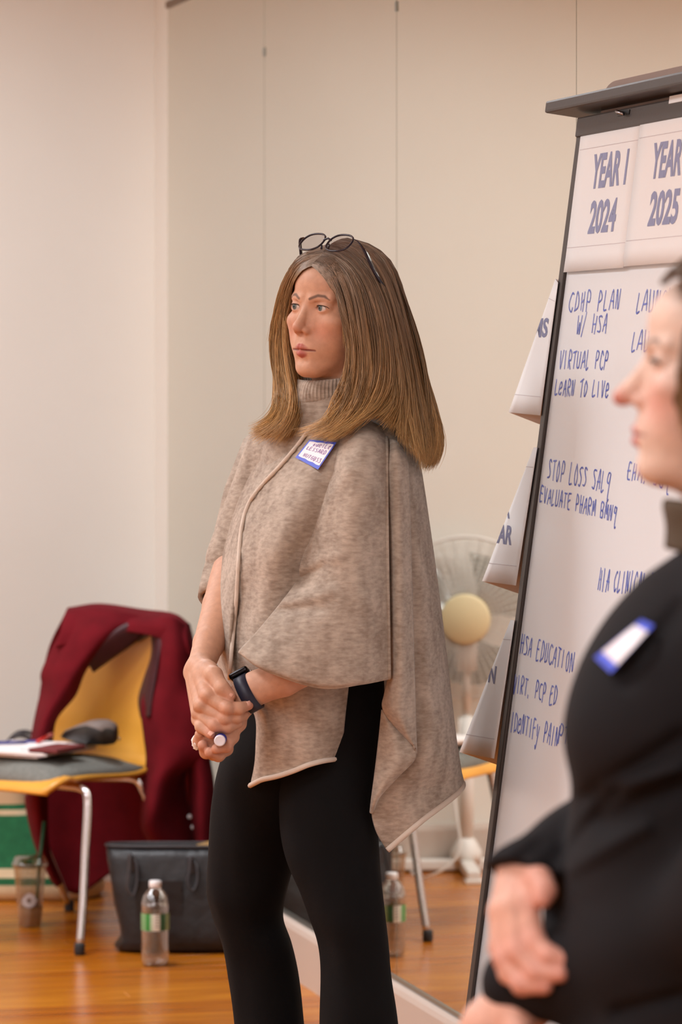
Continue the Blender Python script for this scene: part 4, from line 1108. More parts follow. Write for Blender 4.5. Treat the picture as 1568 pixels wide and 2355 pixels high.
def lhand(p):
    g = {k: chain(p, [Wp(t) for t in pt], r, .006) for k, (pt, r) in LHD.items()}
    d = smin(g['arm'], g['palm'], .014)
    f = smin(smin(g['index'], g['middle'], .0022), smin(g['ring'], g['little'], .0022), .0022)
    d = smin(d, f, .008); d = smin(d, g['thumb'], .005)
    return d
def hand_col(v, tips):
    c = np.tile(np.array(lin('#d0a085')[:3]), (len(v), 1))
    m = np.zeros(len(v))
    for t in tips: m = np.maximum(m, np.exp(-((v-Wp(t))**2).sum(1)/.012**2))
    m = (m*.55)[:, None]; return c*(1-m)+np.array(lin('#c87a66')[:3])*m
def bounds(H, pad=.05):
    q = np.array([Wp(t) for k in H for t in H[k][0]]); return q.min(0)-pad, q.max(0)+pad
lo, hi = bounds(RH); v, q = sdf_mesh(rhand, lo, hi, 0.0014)
add_body(v, q, hand_col(v, [(529, 1600, -.24), (571, 1622, -.232), (522, 1630, -.25), (516, 1653, -.246), (476, 1600, -.228), (485, 1689, -.245), (495, 1668, -.246)]))
lo, hi = bounds(LHD); v, q = sdf_mesh(lhand, lo, hi, 0.0016)
add_body(v, q, hand_col(v, [(498, 1722, -.243), (482, 1730, -.235), (466, 1714, -.228), (520, 1716, -.236)]))
# torso, upper arms and legs under the clothes
def torso(p):
    A = [Wp(t) for t in ((768, 940, .0), (760, 1060, .03), (750, 1250, .03), (745, 1450, .03), (750, 1640, .03))]
    d = chain(p, A, [.05, .085, .085, .08, .095], .05)
    d = smin(d, s_cap(p, Wp((846, 1060, -.07)), Wp((832, 1445, -.165)), .042, .036), .03)
    d = smin(d, s_cap(p, Wp((640, 1050, .12)), Wp((545, 1290, .09)), .045, .04), .03)
    d = smin(d, s_cap(p, Wp((690, 1050, .09)), Wp((850, 1050, -.07)), .05, .05), .04)
    return d
v, q = sdf_mesh(torso, np.minimum(Wp((480, 1760, -.3)), Wp((960, 860, .3)))-.02, np.maximum(Wp((480, 1760, -.3)), Wp((960, 860, .3)))+.02, 0.009)
add_body(v, q, np.tile(np.array(lin('#d0a085')[:3]), (len(v), 1)))
body = mk('body', np.vstack(parts_v), parts_f, M_skin, wo, colors=np.vstack(parts_c))

# eyes, lashes, nails
def eyeball(sx):
    n, m_ = 24, 32; V = []; Fc = []; C = []
    gaze = Vector((-.10 if sx > 0 else -.06, 1, .02)).normalized(); ax = basis(z=gaze)
    for i in range(n+1):
        th = math.pi*i/n; r = .0124
        for j in range(m_):
            a = 2*math.pi*j/m_
            bul = .0008*max(0, 1-(th/.5)**2)
            V.append(Vector((sx*.031, -.0002, 0))+(ax[0]*math.sin(th)*math.cos(a)+ax[1]*math.sin(th)*math.sin(a)+ax[2]*math.cos(th))*(r+bul))
            C.append(lin('#101010')[:3] if th < .19 else (lin('#5f6f70')[:3] if th < .43 else (lin('#39423f')[:3] if th < .50 else lin('#d9cdc6')[:3])))
    o = mk('eyeball', headW([tuple(v) for v in V]), gridfaces(n+1, m_, True), M_eye, wo, colors=np.array(C))
for sx in (1, -1):
    eyeball(sx)
    pts = []
    for t in np.linspace(-1, 1, 14):
        x = .0312+.0136*t; z = .0049*math.sqrt(max(0, 1-t*t))*1.02-.0003; y = math.sqrt(max(1e-6, .0146**2-(x-.031)**2-z*z))-.0004
        pts.append(headW([(sx*x, y, z)])[0])
    tube('eyelashes', pts, [.0003]+[.0007]*12+[.0004], M_lash, wo, 6)
def nail(p, dirpx, npx, w=.0058, l=.0085):
    c = Vector(Wp(p)); t = Vector(Wp((p[0]+dirpx[0], p[1]+dirpx[1], p[2]+dirpx[2])))-c; t.normalize()
    n = Vector(npx).normalized(); n = (n-t*n.dot(t)).normalized(); s = t.cross(n); V = []
    for i in range(7):
        for j in range(7):
            a, b = -1+i/3, -1+j/3; e = math.sqrt(max(0, 1-.25*b*b))
            V.append(c+t*(a*l*.5*e)+s*(b*w*.85)+n*(.0010-.0022*b*b-.0006*a*a))
    o = mk('finger_nail', V, gridfaces(7, 7), M_nail, wo); solidify(o, .0006)
nail((531, 1596, -.2475), (16, 12, 0), (.25, -1, .55))
nail((573, 1619, -.241), (14, -6, .01), (.55, -.8, .0))
nail((551, 1660, -.2365), (14, -6, .01), (.5, -.8, .0))
nail((485, 1686, -.2525), (16, 14, -.01), (.1, -1, .35))

# ---- hair
HR_ROOT, HR_MID, HR_TIP = [np.array(lin(c)[:3]) for c in ('#9a8b7e', '#957554', '#cfa56c')]
def hair_color(t, r, bias=0.0):
    """t 0..1 along strand, r random 0..1"""
    t = np.clip(t+bias, 0, 1)
    a = np.clip(t/.45, 0, 1)[..., None]; b = np.clip((t-.45)/.5, 0, 1)[..., None]
    c = HR_ROOT*(1-a)+HR_MID*a; c = c*(1-b)+HR_TIP*b
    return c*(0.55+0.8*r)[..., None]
rng = np.random.default_rng(5)
def out_of_cap(P, lift=1.03, snap=True):
    sh = P.shape; q = headL(P.reshape(-1, 3)); c = np.array((0, -.090, .030)); r = np.array((.078, .088, .083))
    e = (q-c)/r; k = np.linalg.norm(e, axis=1); lv = np.broadcast_to(np.asarray(lift, float), sh[:2]+(1,)).reshape(-1) if np.ndim(lift) else np.full(len(q), lift); m = (k < lv) & (q[:, 2] > -.03)
    e[m] *= (lv[m]/np.maximum(k[m], .2))[:, None]
    if snap:                                                          # roots lie on the scalp
        T_ = np.broadcast_to(np.linspace(0, 1, sh[1])[None, :], sh[:2]).reshape(-1); w = np.clip(1-(T_-.10)/.14, 0, 1)*np.clip((-.035-q[:, 1])/.025, 0, 1)
        k2 = np.linalg.norm(e, axis=1); e *= (((1-w)*k2+w*lv)/k2)[:, None]
    return headW(e*r+c).reshape(sh)
def out_of_skin(P, gap):
    """push hair points just outside the skin of the head"""
    sh = P.shape; q = headL(P.reshape(-1, 3)); m = (q[:, 2] > -.11) & (q[:, 1] > -.16); k = np.where(m)[0]
    for _ in range(2):
        d = head_sdf(q[k]); s_ = d < gap; k2 = k[s_]
        if len(k2) == 0: break
        g = np.stack([head_sdf(q[k2]+e)-d[s_] for e in np.eye(3)*.0005], 1); g /= np.linalg.norm(g, axis=1, keepdims=True)+1e-9
        q[k2] += g*(gap-d[s_])[:, None]
    return headW(q).reshape(sh)
def inset_cap(G):
    sh = G.shape; q = headL(G.reshape(-1, 3)); c = np.array((0, -.090, .030)); w = np.clip((q[:, 2]+.03)/.03, 0, 1)
    return headW(c+(q-c)*(1-.045*w)[:, None]).reshape(sh)
def hair_sheet(name, guides, d0, nstr, layers, parent, jitter=.0016, rad=.00052, base=True, tipfan=.004, bias=0.0, npt=22, basew=.003, skull=True):
    G = patchgrid([Wrow(g, d0) for g in guides], 60, npt)             # (across, along, 3)
    n = nstr; s = rng.random(n)*59; i = np.minimum(s.astype(int), 58); f = (s-i)[:, None, None]
    P = G[i]*(1-f)+G[i+1]*f                                           # (n,npt,3)
    T = np.linspace(0, 1, npt)[None, :]
    L = rng.random(n)*layers
    cdir = np.array([0, -1.0, 0.15])
    P = P+cdir*(L[:, None, None]*np.minimum(1, T*4)[..., None])
    if skull: P = out_of_cap(P, 1.035+.03*rng.random((n, 1, 1)))
    # gentle clumped waves
    ph = rng.random((n, 3))*6.28; fr = 2+rng.random((n, 1))*3
    wv = np.stack([np.sin(fr*T*3+ph[:, :1]), np.sin(fr*T*2.3+ph[:, 1:2]), 0.3*np.sin(fr*T*2+ph[:, 2:])], -1)
    P = P+wv*jitter*(0.3+1.2*T)[..., None]
    ncl = 70; cl = np.minimum((s/59*ncl+rng.normal(size=n)*.25).clip(0, ncl-1).astype(int), ncl-1)
    coff = rng.normal(size=(ncl, 3))*np.array([.0035, .004, .001]); cph = rng.random((ncl, 1))*6.28; cfr = 1.5+rng.random((ncl, 1))*2.5
    P = P+(coff[cl][:, None, :]*(np.sin(cfr[cl]*T*3+cph[cl])*np.minimum(1, T*3))[..., None])
    cbr = (.62+.72*rng.random(ncl))[cl]
    off = rng.normal(size=(n, 3))*tipfan; P = P+off[:, None, :]*(T**2)[..., None]
    for _ in range(3): P[:, 1:-1] = .25*P[:, :-2]+.5*P[:, 1:-1]+.25*P[:, 2:]
    if skull: P = out_of_skin(P, .004)
    cut = 1-0.10*rng.random(n)
    # trim strand lengths
    tt = T*cut[:, None]; idx = tt*(npt-1); i0 = np.minimum(idx.astype(int), npt-2); ff = (idx-i0)[..., None]
    rows = np.arange(n)[:, None]; P = P[rows, i0]*(1-ff)+P[rows, i0+1]*ff
    # three sided tapered tubes
    Tn = np.gradient(P, axis=1); Tn /= np.linalg.norm(Tn, axis=2, keepdims=True)+1e-9
    up = np.array([0.3, -1, 0.2]); A = np.cross(Tn, up); A /= np.linalg.norm(A, axis=2, keepdims=True)+1e-9; Bv = np.cross(Tn, A)
    r = rad*(0.6+0.8*rng.random(n))[:, None]*np.clip(1.15-T**3, .12, 1)
    V = np.stack([P+(A*math.cos(a)+Bv*math.sin(a))*r[..., None] for a in (math.pi/2, math.pi*7/6, math.pi*11/6)], 2)   # n,npt,3,3
    col = hair_color(np.broadcast_to(T, (n, npt)), np.broadcast_to((.15+.62*rng.random(n))[:, None], (n, npt)), bias)*cbr[:, None, None]
    col = np.repeat(col[:, :, None, :], 3, 2).reshape(-1, 3)
    k = np.arange(n)[:, None, None]*(npt*3)+np.arange(npt-1)[None, :, None]*3; j = np.arange(3)[None, None, :]
    Fc = np.stack([k+j, k+(j+1) % 3, k+3+(j+1) % 3, k+3+j], -1).reshape(-1, 4)
    mk(name, V.reshape(-1, 3), Fc, M_hair, parent, colors=col)
    if base:
        nb_ = 48; G = patchgrid([Wrow(g, d0) for g in guides], 60, nb_); npt = nb_
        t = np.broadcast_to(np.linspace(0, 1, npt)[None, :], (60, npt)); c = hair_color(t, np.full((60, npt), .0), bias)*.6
        Gb = out_of_cap(G, 1.01) if skull else G.copy(); Gb = inset_cap(Gb) if skull else Gb; Gb = Gb[:, :int(npt*.93)]
        nn = Gb.shape[1]
        for _ in range(8): Gb[:, 1:-1] = .25*Gb[:, :-2]+.5*Gb[:, 1:-1]+.25*Gb[:, 2:]
        if skull: Gb = out_of_skin(Gb, .0012)
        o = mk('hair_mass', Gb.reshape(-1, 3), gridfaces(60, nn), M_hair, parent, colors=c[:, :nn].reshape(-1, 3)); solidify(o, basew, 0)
hair = thing('hair', (0, 0, 0)); hair.parent = wo; hair.location = (0, 0, 0)
# cap over the skull
def cap_sdf(p):
    d = s_ell(p, (0, -.090, .030), (.078, .088, .083))
    cut = np.maximum(p[:, 1]+.012-.9*np.maximum(0, p[:, 2]-.062), -(p[:, 2]-.2))
    ff = s_ell(p, (0, .03, -.012), (.070, .075, .070))                      # opening for the face
    d = smax(d, -ff, .006)
    return np.maximum(d, -.05-p[:, 2]*1.0)
cv, cq = sdf_mesh(cap_sdf, (-.1, -.19, -.07), (.1, .05, .13), .0035)
cw = headW(cv); t_ = np.clip((.1-cv[:, 2])/.5, 0, 1)
mk('hair_cap', cw, cq, M_hair, hair, colors=hair_color(t_, np.full(len(cv), .35)))
NEAR = [
 [(738, 632, -.062), (754, 645, -.078), (770, 668, -.09), (780, 705, -.100), (790, 750, -.106), (803, 800, -.112), (792, 850, -.118), (784, 900, -.120), (776, 945, -.125), (738, 982, -.140), (676, 996, -.085)],
 [(743, 600, -.056), (778, 612, -.078), (808, 665, -.105), (826, 755, -.118), (836, 850, -.126), (818, 930, -.14), (780, 985, -.155), (735, 1010, -.15)],
 [(748, 578, -.05), (800, 600, -.075), (840, 660, -.105), (864, 760, -.122), (872, 850, -.132), (856, 920, -.142), (818, 975, -.17), (768, 1008, -.175)],
 [(762, 567, -.038), (830, 600, -.065), (874, 680, -.098), (896, 780, -.115), (906, 865, -.128), (900, 915, -.138), (880, 945, -.15), (850, 965, -.16)],
 [(778, 558, -.026), (850, 594, -.045), (897, 680, -.075), (924, 790, -.095), (938, 880, -.11), (946, 955, -.135), (954, 1015, -.155), (960, 1058, -.165)],
 [(788, 553, -.018), (866, 584, -.015), (912, 670, -.035), (943, 780, -.055), (965, 880, -.07), (980, 960, -.085), (988, 1030, -.095), (972, 1082, -.10)],
 [(798, 551, -.01), (876, 580, .03), (920, 662, .02), (952, 770, .0), (976, 870, -.015), (996, 950, -.03), (1011, 1020, -.04), (990, 1076, -.04)],
 [(800, 551, .0), (880, 584, .07), (924, 680, .07), (956, 790, .06), (982, 890, .05), (1001, 970, .04), (1010, 1030, .03), (985, 1076, .03)],
 [(792, 553, .01), (852, 600, .13), (892, 700, .15), (926, 820, .15), (952, 920, .14), (966, 1000, .13), (970, 1050, .12)]]
FAR = [
 [(738, 628, -.058), (726, 638, -.03), (712, 655, .0), (700, 700, .03), (690, 780, .05), (694, 860, .05), (698, 920, .02), (686, 975, -.04), (650, 1015, -.05)],
 [(737, 631, -.062), (718, 636, -.055), (697, 648, -.045), (668, 690, -.012), (656, 775, .0), (667, 860, -.01), (682, 920, -.04), (668, 975, -.07), (632, 1015, -.06)],
 [(742, 600, -.058), (704, 597, -.045), (672, 628, -.03), (651, 700, .005), (644, 790, .02), (655, 870, .01), (658, 940, -.02), (632, 985, -.05), (592, 1007, -.03)],
 [(748, 578, -.05), (698, 586, -.03), (662, 622, -.01), (638, 710, .025), (628, 800, .04), (640, 880, .03), (640, 945, .0), (612, 980, -.02), (580, 995, -.01)],
 [(760, 567, -.03), (712, 574, .0), (674, 610, .03), (646, 690, .06), (633, 790, .07), (641, 880, .06), (642, 950, .04), (616, 990, .03), (590, 1012, .05)]]
hair_sheet('hair_strands', NEAR, D0, 7000, .014, hair)
hair_sheet('hair_strands', FAR, D0, 2800, .012, hair, bias=.18, tipfan=.006)
hair_sheet('front_strands', [[q for q in g[:6]] for g in NEAR[:4]], D0, 1500, .006, hair, base=False, npt=12)
hair_sheet('front_strands', [[q for q in g[:5]] for g in FAR[1:]], D0, 900, .006, hair, base=False, npt=12)
# a few loose strands before the collar
hair_sheet('loose_strands', [[(790, 850, -.12), (772, 900, -.125), (756, 950, -.13), (742, 990, -.15)], [(812, 850, -.13), (800, 910, -.14), (772, 960, -.145), (746, 1000, -.16)]], D0, 60, .01, hair, base=False, bias=.3, tipfan=.008)

# ---- poncho
pon = thing('poncho', (0, 0, 0)); pon.parent = wo; pon.location = (0, 0, 0)
def wrinkle(amp, sc, seed):
    from mathutils import noise
    def f(G):
        out = np.zeros_like(G)
        for i in range(G.shape[0]):
            for j in range(G.shape[1]):
                q = Vector(G[i, j])*sc+Vector((seed, seed, 0)); q.z *= .45
                n = noise.noise(q)+.5*noise.noise(q*2.3)
                out[i, j, 1] = amp*n
        return out
    return f
yv, yq = sdf_mesh(lambda p: smin(torso(p), s_cap(p, Wp((768, 950, 0)), Wp((768, 1010, .02)), .056, .07), .05)-.015, np.minimum(Wp((480, 1660, -.3)), Wp((960, 900, .3)))-.02, np.maximum(Wp((480, 1660, -.3)), Wp((960, 900, .3)))+.02, 0.009)
kp_ = yv[:, 2] > Wp((760, 1400, 0))[2]; kq = kp_[yq].all(1)
mk('yoke', yv, yq[kq], M_wool, pon)
FRONT = [
 [(672, 962, .08), (680, 962, .0), (700, 966, -.05), (725, 970, -.078), (765, 972, -.088), (805, 968, -.075), (838, 966, -.03), (850, 966, .03)],
 [(620, 1008, .2), (606, 1008, .12), (640, 1012, .02), (690, 1014, -.065), (750, 1012, -.125), (815, 1008, -.145), (862, 1008, -.12), (882, 1010, -.06)],
 [(572, 1090, .22), (563, 1090, .13), (590, 1090, .03), (638, 1092, -.075), (700, 1092, -.15), (770, 1090, -.168), (836, 1090, -.16), (876, 1090, -.13)],
 [(540, 1180, .22), (530, 1180, .12), (552, 1180, .01), (592, 1180, -.09), (662, 1180, -.178), (735, 1180, -.178), (795, 1180, -.16), (850, 1180, -.13)],
 [(517, 1275, .2), (507, 1275, .10), (526, 1275, -.01), (558, 1275, -.105), (628, 1275, -.188), (690, 1275, -.176), (765, 1275, -.16), (830, 1275, -.12)],
 [(500, 1390, .17), (490, 1390, .07), (508, 1390, -.04), (534, 1392, -.115), (548, 1390, -.105), (612, 1390, -.18), (690, 1390, -.18), (760, 1390, -.15), (820, 1390, -.11)],
 [(504, 1490, .13), (494, 1490, .05), (512, 1490, -.06), (528, 1492, -.115), (540, 1490, -.105), (600, 1490, -.17), (680, 1490, -.178), (750, 1490, -.15), (806, 1490, -.12)],
 [(532, 1578, .10), (524, 1578, .03), (536, 1578, -.07), (548, 1580, -.11), (562, 1578, -.11), (620, 1578, -.16), (690, 1578, -.175), (750, 1578, -.16), (800, 1578, -.13)],
 [(590, 1640, .02), (583, 1640, -.03), (592, 1640, -.1), (606, 1642, -.135), (622, 1640, -.135), (668, 1640, -.165), (712, 1640, -.178), (755, 1640, -.165), (793, 1640, -.13)],
 [(590, 1720, .0), (583, 1720, -.04), (594, 1720, -.105), (608, 1722, -.13), (630, 1720, -.145), (672, 1720, -.165), (712, 1720, -.175), (750, 1720, -.162), (785, 1720, -.13)],
 [(578, 1800, .0), (573, 1808, -.05), (588, 1800, -.1), (605, 1793, -.125), (638, 1786, -.145), (675, 1774, -.16), (710, 1760, -.17), (745, 1751, -.16), (780, 1746, -.13)]]
GF = patchgrid([Wrow(r, D0) for r in FRONT], 110, 90); GF = GF+wrinkle(.006, 9, 3)(GF)
fo = mk('front_panel', GF.reshape(-1, 3), gridfaces(110, 90), M_wool, pon); solidify(fo, .004)
SLEEVE = [
 [(772, 975, -.085), (800, 962, -.105), (830, 960, -.115), (862, 972, -.115), (889, 992, -.10)],
 [(775, 1030, -.145), (800, 1020, -.172), (830, 1015, -.185), (862, 1020, -.178), (889, 1030, -.15)],
 [(764, 1075, -.158), (790, 1070, -.198), (825, 1068, -.220), (860, 1070, -.208), (889, 1080, -.17)],
 [(737, 1140, -.165), (770, 1140, -.206), (812, 1140, -.238), (855, 1140, -.232), (889, 1150, -.185)],
 [(714, 1220, -.172), (752, 1220, -.212), (800, 1222, -.247), (850, 1224, -.242), (890, 1230, -.195)],
 [(692, 1298, -.178), (735, 1300, -.216), (790, 1302, -.252), (845, 1304, -.250), (891, 1310, -.2)],
 [(684, 1335, -.184), (725, 1350, -.228), (785, 1360, -.262), (845, 1365, -.257), (892, 1370, -.2)],
 [(640, 1395, -.205), (690, 1410, -.247), (765, 1420, -.272), (838, 1428, -.262), (893, 1432, -.2)],
 [(590, 1455, -.225), (655, 1475, -.268), (745, 1490, -.282), (832, 1498, -.267), (894, 1500, -.2)],
 [(553, 1494, -.235), (618, 1530, -.278), (735, 1560, -.287), (828, 1558, -.267), (895, 1545, -.2)],
 [(553, 1500, -.225), (612, 1540, -.268), (735, 1579, -.277), (830, 1571, -.257), (895, 1558, -.195)],
 [(562, 1504, -.205), (622, 1540, -.24), (735, 1574, -.245), (830, 1566, -.23), (893, 1553, -.185)]]
GS = patchgrid([Wrow(r, D0) for r in SLEEVE], 110, 70)
def crease(G, p0, p1, width, amp):
    """push the cloth along the view axis around the segment p0-p1 (photo pixels)"""
    px = G[..., 0]/G[..., 1]*FPX+CX; py = HY-(G[..., 2]-CAMH)/G[..., 1]*FPX
    a = np.array(p0, float); ab = np.array(p1, float)-a; q = np.stack([px, py], -1)-a; t = np.clip((q@ab)/(ab@ab), 0, 1)
    d = np.linalg.norm(q-t[..., None]*ab, axis=-1); G[..., 1] += amp*np.exp(-(d/width)**2)*(1-.3*t)
for c in (((765, 1085), (705, 1240), 12, .012), ((800, 1080), (738, 1190), 16, -.008), ((690, 1335), (745, 1300), 14, .014), ((690, 1310), (770, 1280), 16, -.010), ((655, 1385), (760, 1360), 14, -.012), ((650, 1405), (740, 1400), 14, .010), ((860, 1180), (850, 1350), 22, .010)): crease(GS, *c)
GS = GS+wrinkle(.007, 8, 11)(GS)
so = mk('sleeve', GS.reshape(-1, 3), gridfaces(110, 70), M_wool, pon); solidify(so, .004)
patch('side_fold', [Wrow(r, D0) for r in (
 [(887, 1010, -.11), (910, 1015, -.14), (932, 1040, -.12)], [(889, 1080, -.165), (914, 1080, -.182), (938, 1080, -.15)], [(891, 1250, -.175), (918, 1250, -.2), (943, 1250, -.16)],
 [(893, 1400, -.18), (920, 1400, -.212), (947, 1400, -.165)], [(894, 1540, -.18), (922, 1540, -.215), (951, 1540, -.165)], [(886, 1592, -.175), (917, 1600, -.212), (953, 1605, -.165)],
 [(880, 1622, -.17), (915, 1635, -.208), (954, 1645, -.165)], [(890, 1646, -.17), (924, 1662, -.2), (955, 1680, -.165)], [(918, 1680, -.172), (938, 1692, -.188), (956, 1710, -.166)], [(950, 1712, -.172), (953, 1718, -.175), (957, 1734, -.167)])], M_wool, pon, 80, 20, .004)
patch('inner_fold', [Wrow(r, D0) for r in (
 [(879, 1632, -.15), (882, 1634, -.155), (888, 1642, -.155)], [(873, 1690, -.15), (900, 1686, -.175), (928, 1690, -.17)], [(866, 1750, -.15), (910, 1746, -.182), (956, 1738, -.168)],
 [(860, 1800, -.15), (885, 1795, -.178), (914, 1786, -.17)], [(855, 1840, -.15), (863, 1838, -.168), (874, 1829, -.162)], [(852, 1868, -.14), (854, 1870, -.15), (858, 1862, -.148)])], M_wool, pon, 50, 24, .004)
BACK = [
 [(925, 1020, -.09), (942, 1030, -.05), (955, 1040, .03), (900, 1010, .15), (800, 1000, .2), (690, 1000, .24)],
 [(932, 1085, -.12), (952, 1085, -.08), (968, 1090, .0), (940, 1090, .15), (800, 1090, .24), (640, 1090, .26)],
 [(940, 1250, -.13), (966, 1250, -.10), (992, 1250, .02), (960, 1250, .18), (800, 1250, .27), (600, 1250, .27)],
 [(944, 1400, -.14), (980, 1400, -.11), (1012, 1400, .02), (980, 1400, .2), (800, 1400, .28), (575, 1400, .26)],
 [(948, 1550, -.14), (990, 1550, -.11), (1030, 1550, .03), (990, 1550, .21), (800, 1550, .29), (570, 1500, .24)],
 [(948, 1680, -.14), (1002, 1680, -.11), (1045, 1680, .03), (1000, 1680, .22), (820, 1640, .29), (590, 1580, .22)],
 [(900, 1782, -.14), (985, 1762, -.12), (1057, 1765, .03), (1010, 1760, .22), (830, 1690, .28), (620, 1640, .21)],
 [(858, 1850, -.14), (950, 1820, -.12), (1061, 1795, .03), (1012, 1775, .22), (830, 1715, .28), (630, 1670, .21)],
 [(862, 1905, -.135), (958, 1858, -.115), (1063, 1806, .03), (1014, 1785, .22), (830, 1730, .28), (636, 1690, .21)],
 [(890, 1958, -.12), (972, 1888, -.105), (1063, 1812, .03), (1014, 1792, .22), (830, 1742, .28), (640, 1705, .21)]]
GB = patchgrid([Wrow(r, D0) for r in BACK], 100, 80); GB = GB+wrinkle(.006, 7, 21)(GB)
bo_ = mk('back_panel', GB.reshape(-1, 3), gridfaces(100, 80), M_wool, pon); solidify(bo_, .004)
# right sleeve, mostly hidden
rgs = []
for (x, y, dd, r) in ((640, 1040, .14, .06), (590, 1150, .14, .055), (552, 1270, .10, .048), (522, 1330, .07, .040), (508, 1362, .05, .035), (502, 1380, .042, .033), (503, 1378, .045, .028)):
    c = Vector(Wp((x, y, dd))); t = Vector(Wp((470, 1500, -.1)))-Vector(Wp((545, 1290, .08))); a, b, _ = basis(z=t)
    rgs.append([c+(a*math.cos(2*math.pi*k/28)+b*math.sin(2*math.pi*k/28))*r*(1+.06*math.sin(5*2*math.pi*k/28)) for k in range(28)])
rs = mk('sleeve', [p for r in rgs for p in r], gridfaces(len(rgs), 28, True), M_wool, pon); solidify(rs, .004)
# turtleneck: rolled ribbed collar
rows = []
NCOL = 360
for ri, (yc, cxp, r, dd, tilt) in enumerate(((976, 772, .062, -.012, -.05), (958, 771, .054, -.012, -.06), (944, 770, .050, -.012, -.08), (934, 764, .056, -.014, -.1), (920, 758, .0615, -.015, -.13), (900, 756, .0620, -.016, -.16), (882, 756, .0600, -.016, -.2), (870, 757, .0575, -.016, -.22), (865, 758, .0540, -.016, -.22), (870, 758, .0520, -.016, -.22), (900, 760, .0515, -.016, -.2))):
    c = Vector(Wp((cxp, yc, dd))); ring = []
    for k in range(NCOL):
        a = 2*math.pi*k/NCOL; rr2 = r+(.0009 if ri > 4 else .0)*math.sin(60*a)+.0022*math.sin(3*a+yc*.05)
        f = Fh*math.cos(a)+Lh*math.sin(a); f.z = 0
        ring.append(c+f*rr2+Vector((0, 0, tilt*rr2*math.cos(a)*.6)))
    rows.append(ring)
cr = np.array([[tuple(p) for p in r] for r in rows]); cr = np.stack([spline(cr[:, j], 40) for j in range(NCOL)], 1)
mk('turtleneck', cr.reshape(-1, 3), gridfaces(40, NCOL, True), M_wool, pon)
# centre piping and pale hems, laid on the cloth
def surf_depth(G, px, py):
    q = G.reshape(-1, 3); x = q[:, 0]/q[:, 1]*FPX+CX; y = HY-(q[:, 2]-CAMH)/q[:, 1]*FPX
    d2 = (x-px)**2+(y-py)**2; k = np.argsort(d2)[:6]; k = k[d2[k] < 400]
    return float(q[k, 1].min()) if len(k) else float(q[np.argmin(d2), 1])
def on_cloth(G, pts, lift, n): return [W(p[0], p[1], surf_depth(G, p[0], p[1])-lift) for p in spline(np.array(pts, float), n)]
tube('piping', on_cloth(GF, [(712, 986), (682, 1026), (645, 1070), (600, 1118), (572, 1158), (556, 1210), (549, 1280), (545, 1350), (541, 1410), (533, 1490), (527, 1560)], .0065, 60), .0036, M_trim, pon, 8)
tube('hem_trim', [Vector(p)+Vector((0, -.003, .001)) for p in GF[-1, 8:]], .0046, M_trim, pon, 8)
tube('hem_trim', [Vector(p)+Vector((0, -.003, .002)) for p in GB[-1, :40]], .0052, M_trim, pon, 8)
tube('seam', [Vector(p)+Vector((0, -.004, 0)) for p in GS[4:104, -1]], .0032, M_wool, pon, 8)
tube('sleeve_hem', [Vector(p)+Vector((0, -.002, 0)) for p in GS[100, 2:]], .0030, M_wool, pon, 8)

# ---- name sticker on the poncho
M_blue = mat('blue sticker border', '#4a5ed6', 0.5); M_stick = mat('white sticker', '#f1ecf2', 0.5); M_pen = mat('violet pen', '#9c78b0', 0.6)
ns = thing('name_sticker', (0, 0, 0)); ns.parent = wo; ns.location = (0, 0, 0)
c4 = np.array([(712, 1011), (774, 1017), (731, 1080), (679, 1052)], float)
d4 = [surf_depth(GF, *c)-.006 for c in c4]
dmin = np.mean(d4)
def stk(s, t, lift=0.0):
    p = (c4[0]*(1-s)+c4[1]*s)*(1-t)+(c4[3]*(1-s)+c4[2]*s)*t
    dd = (d4[0]*(1-s)+d4[1]*s)*(1-t)+(d4[3]*(1-s)+d4[2]*s)*t
    return W(p[0], p[1], dd-.006-lift)
mk('sticker_border', [stk(s, t) for t in np.linspace(0, 1, 6) for s in np.linspace(0, 1, 6)], gridfaces(6, 6), M_blue, ns)
K = 25
V = []
for t in (0, .5, 1):
    for s in np.linspace(0.05, .955, K):
        wv = .022*abs(math.sin(s*math.pi*3.0))
        V.append(stk(s, (.10-wv if t == 0 else (.5 if t == .5 else .86+wv)), .0008))
mk('sticker_face', V, gridfaces(3, K), M_stick, ns)
def sticker_text(textline, s0, s1, t0, t1, hh):
    rnd = random.Random(len(textline)); V, Fc = [], []
    def place(x, y): return Vector((s0*(1-x)+s1*x, t0*(1-x)+t1*x-y*hh, 0))
    for (s, e) in strokes_geo(textline, place, 1, 1, rnd):
        s = Vector(s); e = Vector(e); dr = e-s
        if dr.length < 1e-6: continue
        dr.normalize(); q = Vector((-dr.y, dr.x, 0))*.011; n = len(V)
        for c in (s+q, s-q, e-q, e+q): V.append(stk(c.x, c.y, .0014))
        Fc.append([n, n+1, n+2, n+3])
    mk('sticker_writing', V, Fc, M_pen, ns, smooth=False)
sticker_text('JouelLe', .12, .93, .27, .27, .16); sticker_text('LESSARD', .12, .9, .47, .50, .15); sticker_text('HUTGUSS', .18, .92, .80, .80, .15)

